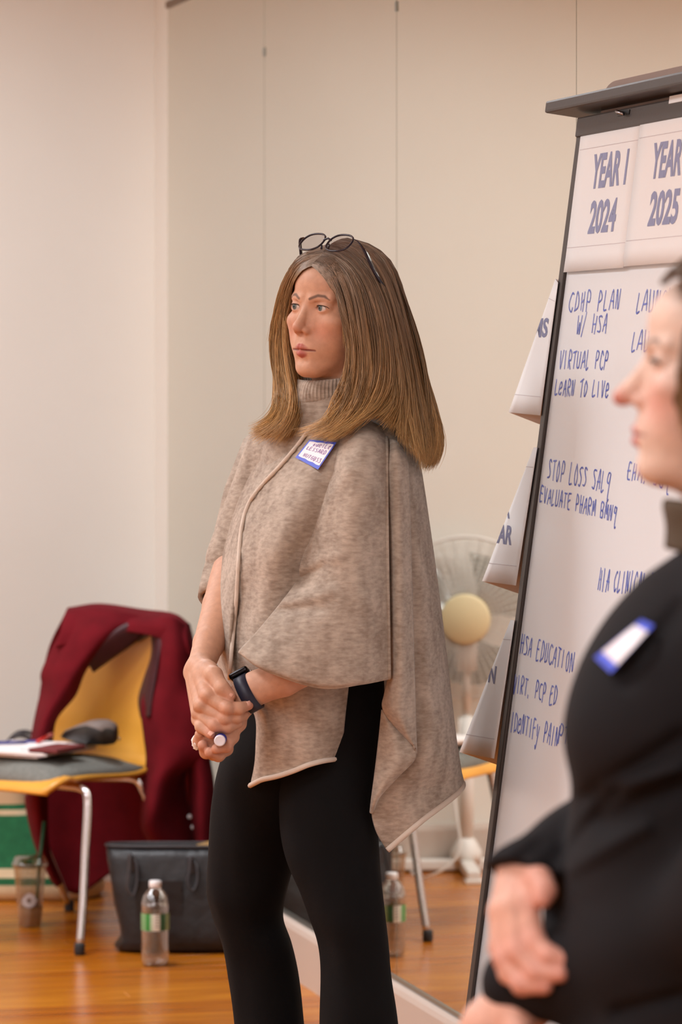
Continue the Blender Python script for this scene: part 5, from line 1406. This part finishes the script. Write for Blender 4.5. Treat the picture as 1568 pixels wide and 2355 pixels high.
# ---- trousers and shoes
def legrings(spec):
    out = []
    for (xl, xr, y, dd, ry) in spec:
        a = Vector(Wp((xl, y, dd))); b = Vector(Wp((xr, y, dd))); c = (a+b)/2; rx = (b-a).length/2
        out.append([c+Vector((rx*math.cos(2*math.pi*k/48), ry*math.sin(2*math.pi*k/48), 0)) for k in range(48)])
    R_ = np.array([[tuple(p) for p in r] for r in out]); return np.stack([spline(R_[:, j], 80) for j in range(48)], 1)
tr = thing('trousers', (0, 0, 0)); tr.parent = wo; tr.location = (0, 0, 0)
wr2 = wrinkle(.010, 9, 40)
far_leg = legrings([(560, 800, 1540, .02, .11), (548, 800, 1640, .02, .115), (508, 780, 1740, .02, .115), (485, 740, 1850, .05, .11), (476, 690, 1960, .07, .1), (474, 662, 2050, .08, .092), (490, 652, 2110, .09, .085), (512, 672, 2170, .09, .08), (524, 688, 2240, .10, .08), (537, 702, 2355, .10, .082), (550, 716, 2560, .10, .086), (556, 732, 2780, .10, .092)])
near_leg = legrings([(640, 884, 1540, -.02, .11), (640, 884, 1640, -.02, .115), (640, 876, 1740, -.03, .115), (642, 868, 1850, -.05, .11), (655, 876, 1960, -.07, .1), (690, 884, 2050, -.09, .092), (710, 887, 2110, -.1, .086), (728, 891, 2170, -.1, .082), (735, 897, 2240, -.1, .08), (734, 914, 2355, -.1, .085), (730, 930, 2560, -.1, .09), (726, 946, 2780, -.1, .096)])
for nm, G in (('trouser_leg', far_leg), ('trouser_leg', near_leg)):
    G = G+wr2(G)*np.array([0, 1, 0])+wr2(G)[..., [1, 0, 2]]*.5
    mk(nm, G.reshape(-1, 3), gridfaces(80, 48, True)+[list(range(48))[::-1], [79*48+j for j in range(48)]], M_pants, tr)
Fb = Vector((-.766, -.643, 0)); Lb = Vector((.643, -.766, 0))
for (px_, dd) in ((642, .10), (836, -.1)):
    c = Vector(Wp((px_, 2300, dd))); c.z = 0
    rgs = []
    for (f, hw, z1) in ((-.09, .02, .05), (-.075, .032, .075), (-.02, .036, .08), (.05, .041, .06), (.11, .042, .045), (.15, .032, .035), (.168, .012, .022)):
        rgs.append([c+Fb*f+Lb*(hw*math.cos(a))+Vector((0, 0, max(0.0, z1/2+z1/2*math.sin(a)))) for a in np.linspace(0, 2*math.pi, 21)[:-1]])
    mk('shoe', [p for r in rgs for p in r], gridfaces(7, 20, True)+[list(range(20))[::-1], [6*20+j for j in range(20)]], M_shoe, wo)

# ---- things she carries: watch, marker, tissue, glasses on her head
M_band = mat('navy silicone band', '#242636', 0.5); M_wcase = mat('dark steel watch case', '#1c1a1c', 0.2, metal=0.8); M_wglass = mat('black watch glass', '#1a1512', 0.06)
wc = Vector(Wp((572, 1594, -.207))); wax = (Vector(Wp((556, 1608, -.205)))-Vector(Wp((640, 1562, -.214)))).normalized()
wt = thing('smartwatch', wc, 'dark smartwatch with navy band on the wrist of the woman in the poncho', 'watch')
bu = Vector(Wp((546, 1560, -.188)))-wc; bu = (bu-wax*bu.dot(wax)).normalized(); bv = wax.cross(bu)
V = []
NB = 64
for k in range(NB):
    a = 2*math.pi*k/NB; rr2 = .0285
    for (o_, w_) in ((0, -.011), (.0024, -.0112), (.0024, .0112), (0, .011)): V.append(wc+(bu*math.cos(a)*1.06+bv*math.sin(a)*1.0)*(rr2+o_)+wax*w_)
mk('band', V, gridfaces(NB, 4, True)+[[(NB-1)*4+j, (NB-1)*4+(j+1) % 4, (j+1) % 4, j] for j in range(4)], M_band, wt)
cc = wc+bu*.0345
box('watch_case', cc, .034, .036, .0095, M_wcase, wt, (wax, bv, bu), .0035, True, 3)
box('watch_glass', cc+bu*.0046, .030, .032, .0016, M_wglass, wt, (wax, bv, bu), .0006, True)
lathe('crown', cc-wax*.0165, [(.0012, -.0025), (.003, -.0022), (.003, .001), (.0012, .0012)], M_chrome, wt, 14, (bu, bv, wax))

mp0 = Vector(Wp((505, 1704, -.262))); mdir = (Vector((.06, 1, .05))).normalized()
mk_ = thing('marker_pen', mp0, 'white ended blue marker held in the fist of the woman in the poncho', 'marker')
max_ = basis(z=mdir)
lathe('cap_end', mp0, [(.0005, .0004), (.0068, .0002), (.0078, 0), (.0094, .0015), (.0094, .006)], mat('white marker plastic', '#e9e6ee', 0.4), mk_, 32, max_)
lathe('barrel', mp0, [(.0088, .0055), (.0096, .006), (.0096, .105), (.006, .112), (.006, .12)], mat('blue marker sleeve', '#3a3c92', 0.4), mk_, 32, max_)
M_tis = mat('white tissue', '#efe9e4', 0.9)
rt = np.random.default_rng(8)
tis = [[(449, 1690, -.20), (452, 1690, -.205), (458, 1692, -.20)], [(443, 1698, -.195), (450, 1700, -.21), (460, 1702, -.2)], [(443, 1710, -.195), (450, 1712, -.212), (460, 1714, -.2)], [(447, 1722, -.195), (452, 1724, -.205), (458, 1722, -.2)]]
to = patch('tissue', [Wrow(r, D0) for r in tis], M_tis, None, 14, 12, .003, lambda G: rt.normal(size=G.shape)*.0007)
tag(to, 'scrap of white tissue held in the hand of the woman in the poncho', 'tissue')

M_gl = mat('dark violet acetate', '#2a2430', 0.18); M_lens = glass_mat('spectacle lens', '#e6e2e4', 0.02, 1.45, 0.004, 0.02)
gl = thing('eyeglasses', Vector(headW([(0, -.05, .1)])[0]), 'dark framed eyeglasses pushed up on top of the head of the woman in the poncho', 'glasses')
gv = Vector((0, -.72, .69)).normalized(); gn = Vector((0, .69, .72)).normalized(); gx = Vector((1, 0, 0))
GC = Vector((0, -.026, .110))
def gpt(x, v, n): return headW([tuple(GC+gx*x+gv*v+gn*n)])[0]
for sx in (1, -1):
    ring = []
    for k in range(40):
        a = 2*math.pi*k/40; ca, sa = math.cos(a), math.sin(a)
        ring.append((sx*.0325+.0262*math.copysign(abs(ca)**.85, ca), .0200*math.copysign(abs(sa)**.8, sa)))
    tube('rim', [gpt(x, v, -.10*x*x*4) for (x, v) in ring], .0017, M_gl, gl, 8, True)
    V = [gpt(sx*.0315, 0, 0)]+[gpt(x, v, -.4*x*x) for (x, v) in ring]
    mk('lens', V, [[0, 1+k, 1+(k+1) % 40] for k in range(40)], M_lens, gl)
    hinge = GC+gx*(sx*.0600)+gv*.010+gn*(-.0015)
    pts = spline(np.array([tuple(hinge), (sx*.070, -.035, .112), ((.082 if sx > 0 else -.074), -.040, .095), ((.092 if sx > 0 else -.076), -.052, .064), ((.090 if sx > 0 else -.074), -.080, .036)]), 16)
    V = []
    for i, p in enumerate(pts):
        hgt = (.0050+.0025*(i/15))*(1 if sx > 0 else .5)
        for (b_, c_) in ((-.0012, -hgt), (.0012, -hgt), (.0012, hgt), (-.0012, hgt)): V.append(headW([(p[0]+sx*b_, p[1]+c_*.9, p[2]+c_*.4)])[0])
    mk('temple', V, gridfaces(16, 4, True)+[[0, 1, 2, 3], [63, 62, 61, 60]], M_gl, gl)
    tube('nose_pad', [gpt(sx*.009, -.004, -.004), gpt(sx*.0075, -.010, -.007)], .0018, M_gl, gl, 8)
tube('bridge', [gpt(-.009, .005, 0), gpt(0, .0085, .001), gpt(.009, .005, 0)], .0018, M_gl, gl, 8)
# ------------------------------------------------------------------ nearer person at the right edge of the frame
D2 = 3.66
def Wq(t): return np.array(W(t[0], t[1], D2+t[2]))
M_sweat = mat('black knit pullover', '#131113', 0.85, var='#181517', scale=12, bump=0.12, bscale=900, spec=0.25)
M_collar = mat('olive brown collar', '#4e4030', 0.85, bump=0.1)
M_hair2 = mat('brown wavy hair', '#5a4330', 0.5, attr='Col')
p2 = thing('person', Vector((px2x(1620, D2), D2, 0)), 'person in a black pullover at the right edge, seen in profile with crossed forearms', 'person')
HO2 = W(1527, 832, D2+.03); Y2 = math.radians(92)
F2 = Vector((-math.sin(Y2), -math.cos(Y2), 0)); L2 = Vector((math.cos(Y2), -math.sin(Y2), 0)); Z2 = Vector((0, 0, 1))
pit = Matrix.Rotation(math.radians(-3), 3, L2); F2 = pit @ F2; Z2 = pit @ Z2
if F2.z < 0: q_ = Matrix.Rotation(math.radians(6), 3, L2); F2 = q_ @ F2; Z2 = q_ @ Z2
HM2 = np.array([list(L2), list(F2), list(Z2)])
def head2W(v): return np.array(HO2)+np.asarray(v, float)@HM2
def head2_sdf(p):
    P = p.copy(); P[:, 0] = np.abs(P[:, 0]); d = head_sdf(p)
    d = smin(d, s_cap(P, (0, .016, -.010), (0, .0400, -.0365), .006, .0078), .008)
    d = smin(d, s_ell(P, (0, -.030, -.098), (.034, .036, .020)), .02)
    return d
hv2, hq2 = sdf_mesh(head2_sdf, (-.092, -.182, -.215), (.092, .062, .122), 0.0021)
pv2, pf2, pc2, no2 = [], [], [], 0
def add2(v, f, c):
    global no2
    pv2.append(np.asarray(v, float)); pc2.append(np.asarray(c, float)); pf2.extend((np.asarray(f)+no2).tolist()); no2 += len(v)
c2 = skin_col(hv2)*np.array([1.2, 1.52, 1.85]); m_ = (.75*blob(hv2, (0, .045, -.042), (.02, .012, .012)))[:, None]; c2 = c2*(1-m_)+np.array(lin('#c0473c')[:3])*m_
P_ = hv2.copy(); P_[:, 0] = np.abs(P_[:, 0]); m_ = (.45*blob(P_, (.045, .0, -.04), (.03, .03, .028)))[:, None]; c2 = c2*(1-m_)+np.array(lin('#d98c7c')[:3])*m_
add2(head2W(hv2), hq2, c2)
# hands
H2 = {
 'arm': ([(1470, 1840, .14), (1330, 1950, .09), (1216, 2005, .045)], [.036, .031, .027]),
 'thumb': ([(1214, 2000, .03), (1240, 2026, -.005), (1252, 2048, -.02), (1246, 2068, -.026)], [.016, .0125, .0110, .0092]),
 'index': ([(1212, 2000, .035), (1208, 2080, -.005), (1228, 2168, -.03), (1262, 2200, -.045), (1306, 2208, -.05)], [.018, .0135, .0110, .0098, .0080]),
 'middle': ([(1200, 2000, .035), (1182, 2090, -.005), (1190, 2190, -.03), (1232, 2236, -.045), (1288, 2240, -.055)], [.018, .0135, .0110, .0098, .0080]),
 'ring': ([(1190, 2000, .035), (1163, 2095, .0), (1160, 2205, -.02), (1200, 2264, -.04), (1252, 2268, -.05)], [.018, .0130, .0105, .0095, .0080]),
 'little': ([(1182, 2004, .035), (1152, 2095, .005), (1148, 2180, -.01), (1168, 2240, -.025), (1206, 2268, -.04)], [.016, .0115, .0095, .0085, .0074]),
}
def hand2(p):
    g = {k: chain(p, [Wq(t) for t in pt], r, .006) for k, (pt, r) in H2.items()}
    d = smin(g['arm'], smin(smin(g['index'], g['middle'], .002), smin(g['ring'], g['little'], .002), .002), .012)
    return smin(d, g['thumb'], .008)
H3 = {
 'arm': ([(1620, 2140, -.12), (1400, 2220, -.03), (1230, 2282, .015), (1190, 2306, .02)], [.040, .036, .029, .027]),
 'palm': ([(1186, 2320, 0.020), (1140, 2370, 0.025), (1100, 2430, 0.035)], [.030, .034, .030]),
 'index': ([(1110, 2400, 0.005), (1076, 2480, -0.005), (1080, 2540, 0.005), (1100, 2580, 0.025)], [.016, .0115, .0100, .0085]),
 'middle': ([(1120, 2420, 0.025), (1090, 2510, 0.025), (1096, 2570, 0.035), (1116, 2600, 0.045)], [.016, .0115, .0100, .0085]),
 'ring': ([(1130, 2430, 0.045), (1106, 2520, 0.055), (1112, 2580, 0.065), (1130, 2604, 0.075)], [.016, .0110, .0098, .0085]),
 'little': ([(1140, 2430, 0.065), (1124, 2510, 0.075), (1130, 2560, 0.085), (1144, 2584, 0.095)], [.014, .0100, .0088, .0078]),
 'thumb': ([(1180, 2340, 0.000), (1200, 2400, -0.025), (1180, 2470, -0.025), (1160, 2510, -0.015)], [.016, .0125, .0110, .0092]),
}
def hand3(p):
    g = {k: chain(p, [Wq(t) for t in pt], r, .006) for k, (pt, r) in H3.items()}
    d = smin(g['arm'], g['palm'], .014)
    for k in ('index', 'middle', 'ring', 'little'): d = smin(d, g[k], .003)
    return smin(d, g['thumb'], .008)
for H_, fn_ in ((H2, hand2), (H3, hand3)):
    q = np.array([Wq(t) for k in H_ for t in H_[k][0]]); v, f = sdf_mesh(fn_, q.min(0)-.05, q.max(0)+.05, .0025)
    c = np.tile(np.array(lin('#d9a48e')[:3]), (len(v), 1)); m_ = np.zeros(len(v))
    for k in ('index', 'middle', 'ring', 'thumb'):
        for t in H_[k][0][-3:]: m_ = np.maximum(m_, np.exp(-((v-Wq(t))**2).sum(1)/.016**2))
    m_ = (m_*.6)[:, None]; add2(v, f, c*(1-m_)+np.array(lin('#d08478')[:3])*m_)
def torso2(p):
    d = chain(p, [Wq(t) for t in ((1700, 1180, .03), (1740, 1400, .0), (1640, 1650, .0), (1630, 2050, .0), (1640, 2350, .0))], [.045, .055, .07, .08, .085], .05)
    d = smin(d, chain(p, [Wq(t) for t in ((1740, 1400, .0), (1750, 1410, -.16), (1760, 1760, -.2), (1700, 2070, -.15), (1620, 2140, -.12))], [.045, .038, .036, .036, .038], .03), .02)
    return smin(d, chain(p, [Wq(t) for t in ((1740, 1400, .0), (1730, 1400, .17), (1640, 1760, .21), (1470, 1840, .14))], [.045, .036, .033, .034], .03), .02)
q = np.stack([Wq((1300, 2450, -.3)), Wq((1900, 1100, .3))]); v, f = sdf_mesh(torso2, q.min(0)-.02, q.max(0)+.02, .01)
add2(v, f, np.tile(np.array(lin('#d9a48e')[:3]), (len(v), 1)))
mk('body', np.vstack(pv2), pf2, M_skin, p2, colors=np.vstack(pc2))
# pullover: torso and both sleeves as one cloth
def sweater(p):
    d = s_ell(p, Wq((1600, 1650, .0)), (.092, .13, .112))
    d = smin(d, s_ell(p, Wq((1462, 1684, -.04)), (.062, .07, .060)), .035)
    d = smin(d, s_ell(p, Wq((1468, 1684, .08)), (.060, .07, .060)), .035)
    d = smin(d, s_cap(p, Wq((1730, 1370, .15)), Wq((1750, 1390, -.15)), .06, .062), .05)
    d = smin(d, s_cap(p, Wq((1770, 1290, .0)), Wq((1720, 1420, .0)), .065, .09), .04)
    d = smin(d, s_cap(p, Wq((1610, 1600, 0)), Wq((1610, 2050, 0)), .108, .118), .06)
    d = smin(d, s_cap(p, Wq((1610, 2050, 0)), Wq((1620, 2420, 0)), .118, .14), .06)
    d = smin(d, s_ell(p, Wq((1430, 2090, .10)), (.078, .07, .12)), .03)
    # near (left) sleeve
    a = chain(p, [Wq(t) for t in ((1750, 1400, -.17), (1760, 1760, -.2), (1700, 2070, -.15), (1480, 2190, -.06), (1320, 2235, .0), (1196, 2262, .02))], [.06, .056, .056, .052, .044, .038], .03)
    b = chain(p, [Wq(t) for t in ((1730, 1390, .18), (1640, 1760, .22), (1470, 1840, .15), (1330, 1956, .08), (1205, 2036, .03))], [.055, .048, .042, .039, .043], .03)
    d = smin(d, a, .02); d = smin(d, b, .012)
    return d
def cuffed(p):
    d = sweater(p)
    for (c, n) in (((1200, 2316, .022), (1216, 2200, .01)), ((1196, 2022, .047), (1214, 1950, .06))):
        c_ = Wq(c); n_ = Wq(n)-c_; n_ /= np.linalg.norm(n_); r = np.linalg.norm(p-c_, axis=1)
        d = np.where(r < .075, np.maximum(d, -((p-c_)@n_)), d)
    return d
v, f = sdf_mesh(cuffed, np.minimum(Wq((1050, 2520, -.32)), Wq((1900, 1150, .32))), np.maximum(Wq((1050, 2520, -.32)), Wq((1900, 1150, .32))), .0055, 1.6)
px_ = v[:, 0]/v[:, 1]*FPX+CX; py_ = HY-(v[:, 2]-CAMH)/v[:, 1]*FPX
for (a, b, w_, amp) in (((1340, 1840), (1568, 1700), 22, .012), ((1400, 1810), (1568, 1770), 18, -.010), ((1390, 1890), (1568, 1800), 26, .012), ((1300, 1960), (1420, 1820), 16, .010), ((1440, 1560), (1568, 1400), 24, .010), ((1300, 2000), (1480, 1900), 20, -.01), ((1180, 1990), (1240, 1940), 14, .006), ((1420, 2330), (1568, 2290), 16, .01)):
    a = np.array(a, float); ab = np.array(b, float)-a; q = np.stack([px_, py_], 1)-a; t = np.clip((q@ab)/(ab@ab), 0, 1); dd = np.linalg.norm(q-t[:, None]*ab, axis=1)
    v[:, 1] += amp*np.exp(-(dd/w_)**2)
sw = mk('pullover', v, f, M_sweat, p2)
GSW = v
# stand-up collar, open at the throat
rows = []
for (yy, r, zz) in ((1290, .070, 0), (1240, .069, 0), (1195, .072, 0), (1180, .070, 0), (1200, .064, 0), (1260, .060, 0)):
    c = Vector(Wq((1700, yy, .02))); rows.append([c+Vector((r*math.cos(a), r*math.sin(a)*1.0, -.012*math.cos(a))) for a in np.linspace(math.radians(-172), math.radians(172), 50)])
# collar points jut forward on the left
for r in rows: pass
cG = np.array([[tuple(p) for p in r] for r in rows]); cG = np.stack([spline(cG[:, j], 20) for j in range(50)], 1)
o = mk('collar', cG.reshape(-1, 3), gridfaces(20, 50), M_collar, p2); solidify(o, .004)
# hair: cap and loose waves beside the face
hair2 = thing('hair', (0, 0, 0)); hair2.parent = p2; hair2.location = (0, 0, 0)
def cap2(p): return smin(cap_sdf(p), s_cap(p, (0, -.115, .0), (0, -.125, -.15), .066, .05), .03)
cv2, cq2 = sdf_mesh(cap2, (-.1, -.21, -.22), (.1, .05, .13), .004)
cv2 = cv2*np.array([1.04, 1.04, 1.05])+np.array([0, -.004, -.003])
mk('hair_cap', head2W(cv2), cq2, M_hair2, hair2, colors=np.tile(np.array(lin('#5c4836')[:3]), (len(cv2), 1)))
HR_S = (HR_ROOT, HR_MID, HR_TIP)
HR_ROOT, HR_MID, HR_TIP = [np.array(lin(c)[:3]) for c in ('#5a4634', '#6e5238', '#9a6f42')]
def sheet2(g, n): hair_sheet('hair_strands', g, D2, n, .010, hair2, jitter=.004, rad=.0011, skull=False, basew=.006, tipfan=.006)
sheet2([[(1522, 652, -.02), (1550, 634, -.05), (1590, 640, -.075), (1640, 700, -.085), (1680, 800, -.085), (1700, 900, -.08)],
        [(1530, 640, .0), (1560, 616, -.03), (1610, 600, -.06), (1680, 650, -.085), (1730, 780, -.09), (1760, 900, -.08)],
        [(1540, 628, .03), (1580, 600, .02), (1650, 570, .0), (1740, 610, -.03), (1800, 740, -.06), (1820, 880, -.06)]], 700)
sheet2([[(1590, 720, -.08), (1572, 800, -.09), (1566, 870, -.095), (1572, 930, -.09), (1600, 1000, -.09)],
        [(1630, 720, -.09), (1610, 800, -.1), (1604, 880, -.1), (1612, 960, -.1), (1640, 1060, -.095)],
        [(1700, 720, -.09), (1690, 820, -.1), (1690, 920, -.1), (1700, 1020, -.1), (1720, 1140, -.09)]], 500)
HR_ROOT, HR_MID, HR_TIP = HR_S
def eyeball2(sx):
    n, m2 = 16, 24; V, C = [], []
    ax = basis(z=(0, 1, -.25))
    for i in range(n+1):
        th = math.pi*i/n
        for j in range(m2):
            a = 2*math.pi*j/m2; V.append(Vector((sx*.031, -.0002, 0))+(ax[0]*math.sin(th)*math.cos(a)+ax[1]*math.sin(th)*math.sin(a)+ax[2]*math.cos(th))*.0124)
            C.append(lin('#15110f')[:3] if th < .5 else lin('#cfc2ba')[:3])
    mk('eyeball', head2W([tuple(v) for v in V]), gridfaces(n+1, m2, True), M_eye, p2, colors=np.array(C))
for sx in (1, -1):
    eyeball2(sx); pts = []
    for t in np.linspace(-1, 1, 12):
        x = .0312+.0136*t; z = .0046*math.sqrt(max(0, 1-t*t))*.6-.001; y = math.sqrt(max(1e-6, .0155**2-(x-.031)**2-z*z)); pts.append(head2W([(sx*x, y, z)])[0])
    tube('eyelashes', pts, .0016, M_lash, p2, 6)
# name sticker on the chest
ns2 = thing('name_sticker', (0, 0, 0)); ns2.parent = p2; ns2.location = (0, 0, 0)
q4 = np.array([(1366, 1512), (1474, 1424), (1504, 1438), (1404, 1548)], float)
e4 = [surf_depth(GSW, *c)-.004 for c in q4]; e4 = [min(e4[0], e4[3]+.04), e4[1], e4[2], e4[3]]
def stk2(s, t, lift=0.0):
    p = (q4[0]*(1-s)+q4[1]*s)*(1-t)+(q4[3]*(1-s)+q4[2]*s)*t; dd = (e4[0]*(1-s)+e4[1]*s)*(1-t)+(e4[3]*(1-s)+e4[2]*s)*t
    return W(p[0], p[1], dd-.004-lift-.012*math.sin(math.pi*s))
mk('sticker_border', [stk2(s, t) for t in np.linspace(0, 1, 6) for s in np.linspace(0, 1, 12)], gridfaces(6, 12), M_blue, ns2)
mk('sticker_face', [stk2(s, t, .001) for t in np.linspace(0.03, .97, 6) for s in np.linspace(.16, .86, 12)], gridfaces(6, 12), M_stick, ns2)
# silver bracelet at the near cuff
bc = Vector(Wq((1262, 2300, -.085)))
br = thing('bracelet', bc, 'silver bracelet at the near cuff of the person in the black pullover', 'bracelet')
for k in range(5):
    p = Wq((1268+3*k, 2300+9*k, -.03+.004*k)); v_, f_ = boxgeo(p, .007, .004, .009, basis(z=(0, 0, 1)), .0015); mk('link', v_, f_, M_chrome, br)
# trousers and shoes below the frame
M_pants2 = mat('dark trousers', '#17151a', 0.85)
for s in (-.09, .09):
    g = []
    for (x, y, r) in ((1650, 2500, .088), (1650, 2700, .085), (1640, 3300, .075), (1640, 4200, .06)):
        c = Vector(Wq((x, y, s))); c.z = max(c.z, .05); g.append([c+Vector((r*math.cos(a), r*math.sin(a), 0)) for a in np.linspace(0, 2*math.pi, 25)[:-1]])
    mk('trouser_leg', [p for r in g for p in r], gridfaces(4, 24, True)+[list(range(24))[::-1], [72+j for j in range(24)]], M_pants2, p2)
    c = Vector(Wq((1640, 2300, s))); c.z = 0; rgs = []
    for (f, hw, z1) in ((-.09, .02, .05), (-.06, .034, .08), (.05, .041, .06), (.13, .038, .045), (.17, .012, .022)):
        rgs.append([c+Vector((-f, 0, 0))+Vector((0, hw*math.cos(a), z1/2+z1/2*math.sin(a))) for a in np.linspace(0, 2*math.pi, 21)[:-1]])
    mk('shoe', [p for r in rgs for p in r], gridfaces(5, 20, True)+[list(range(20))[::-1], [80+j for j in range(20)]], M_shoe, p2)
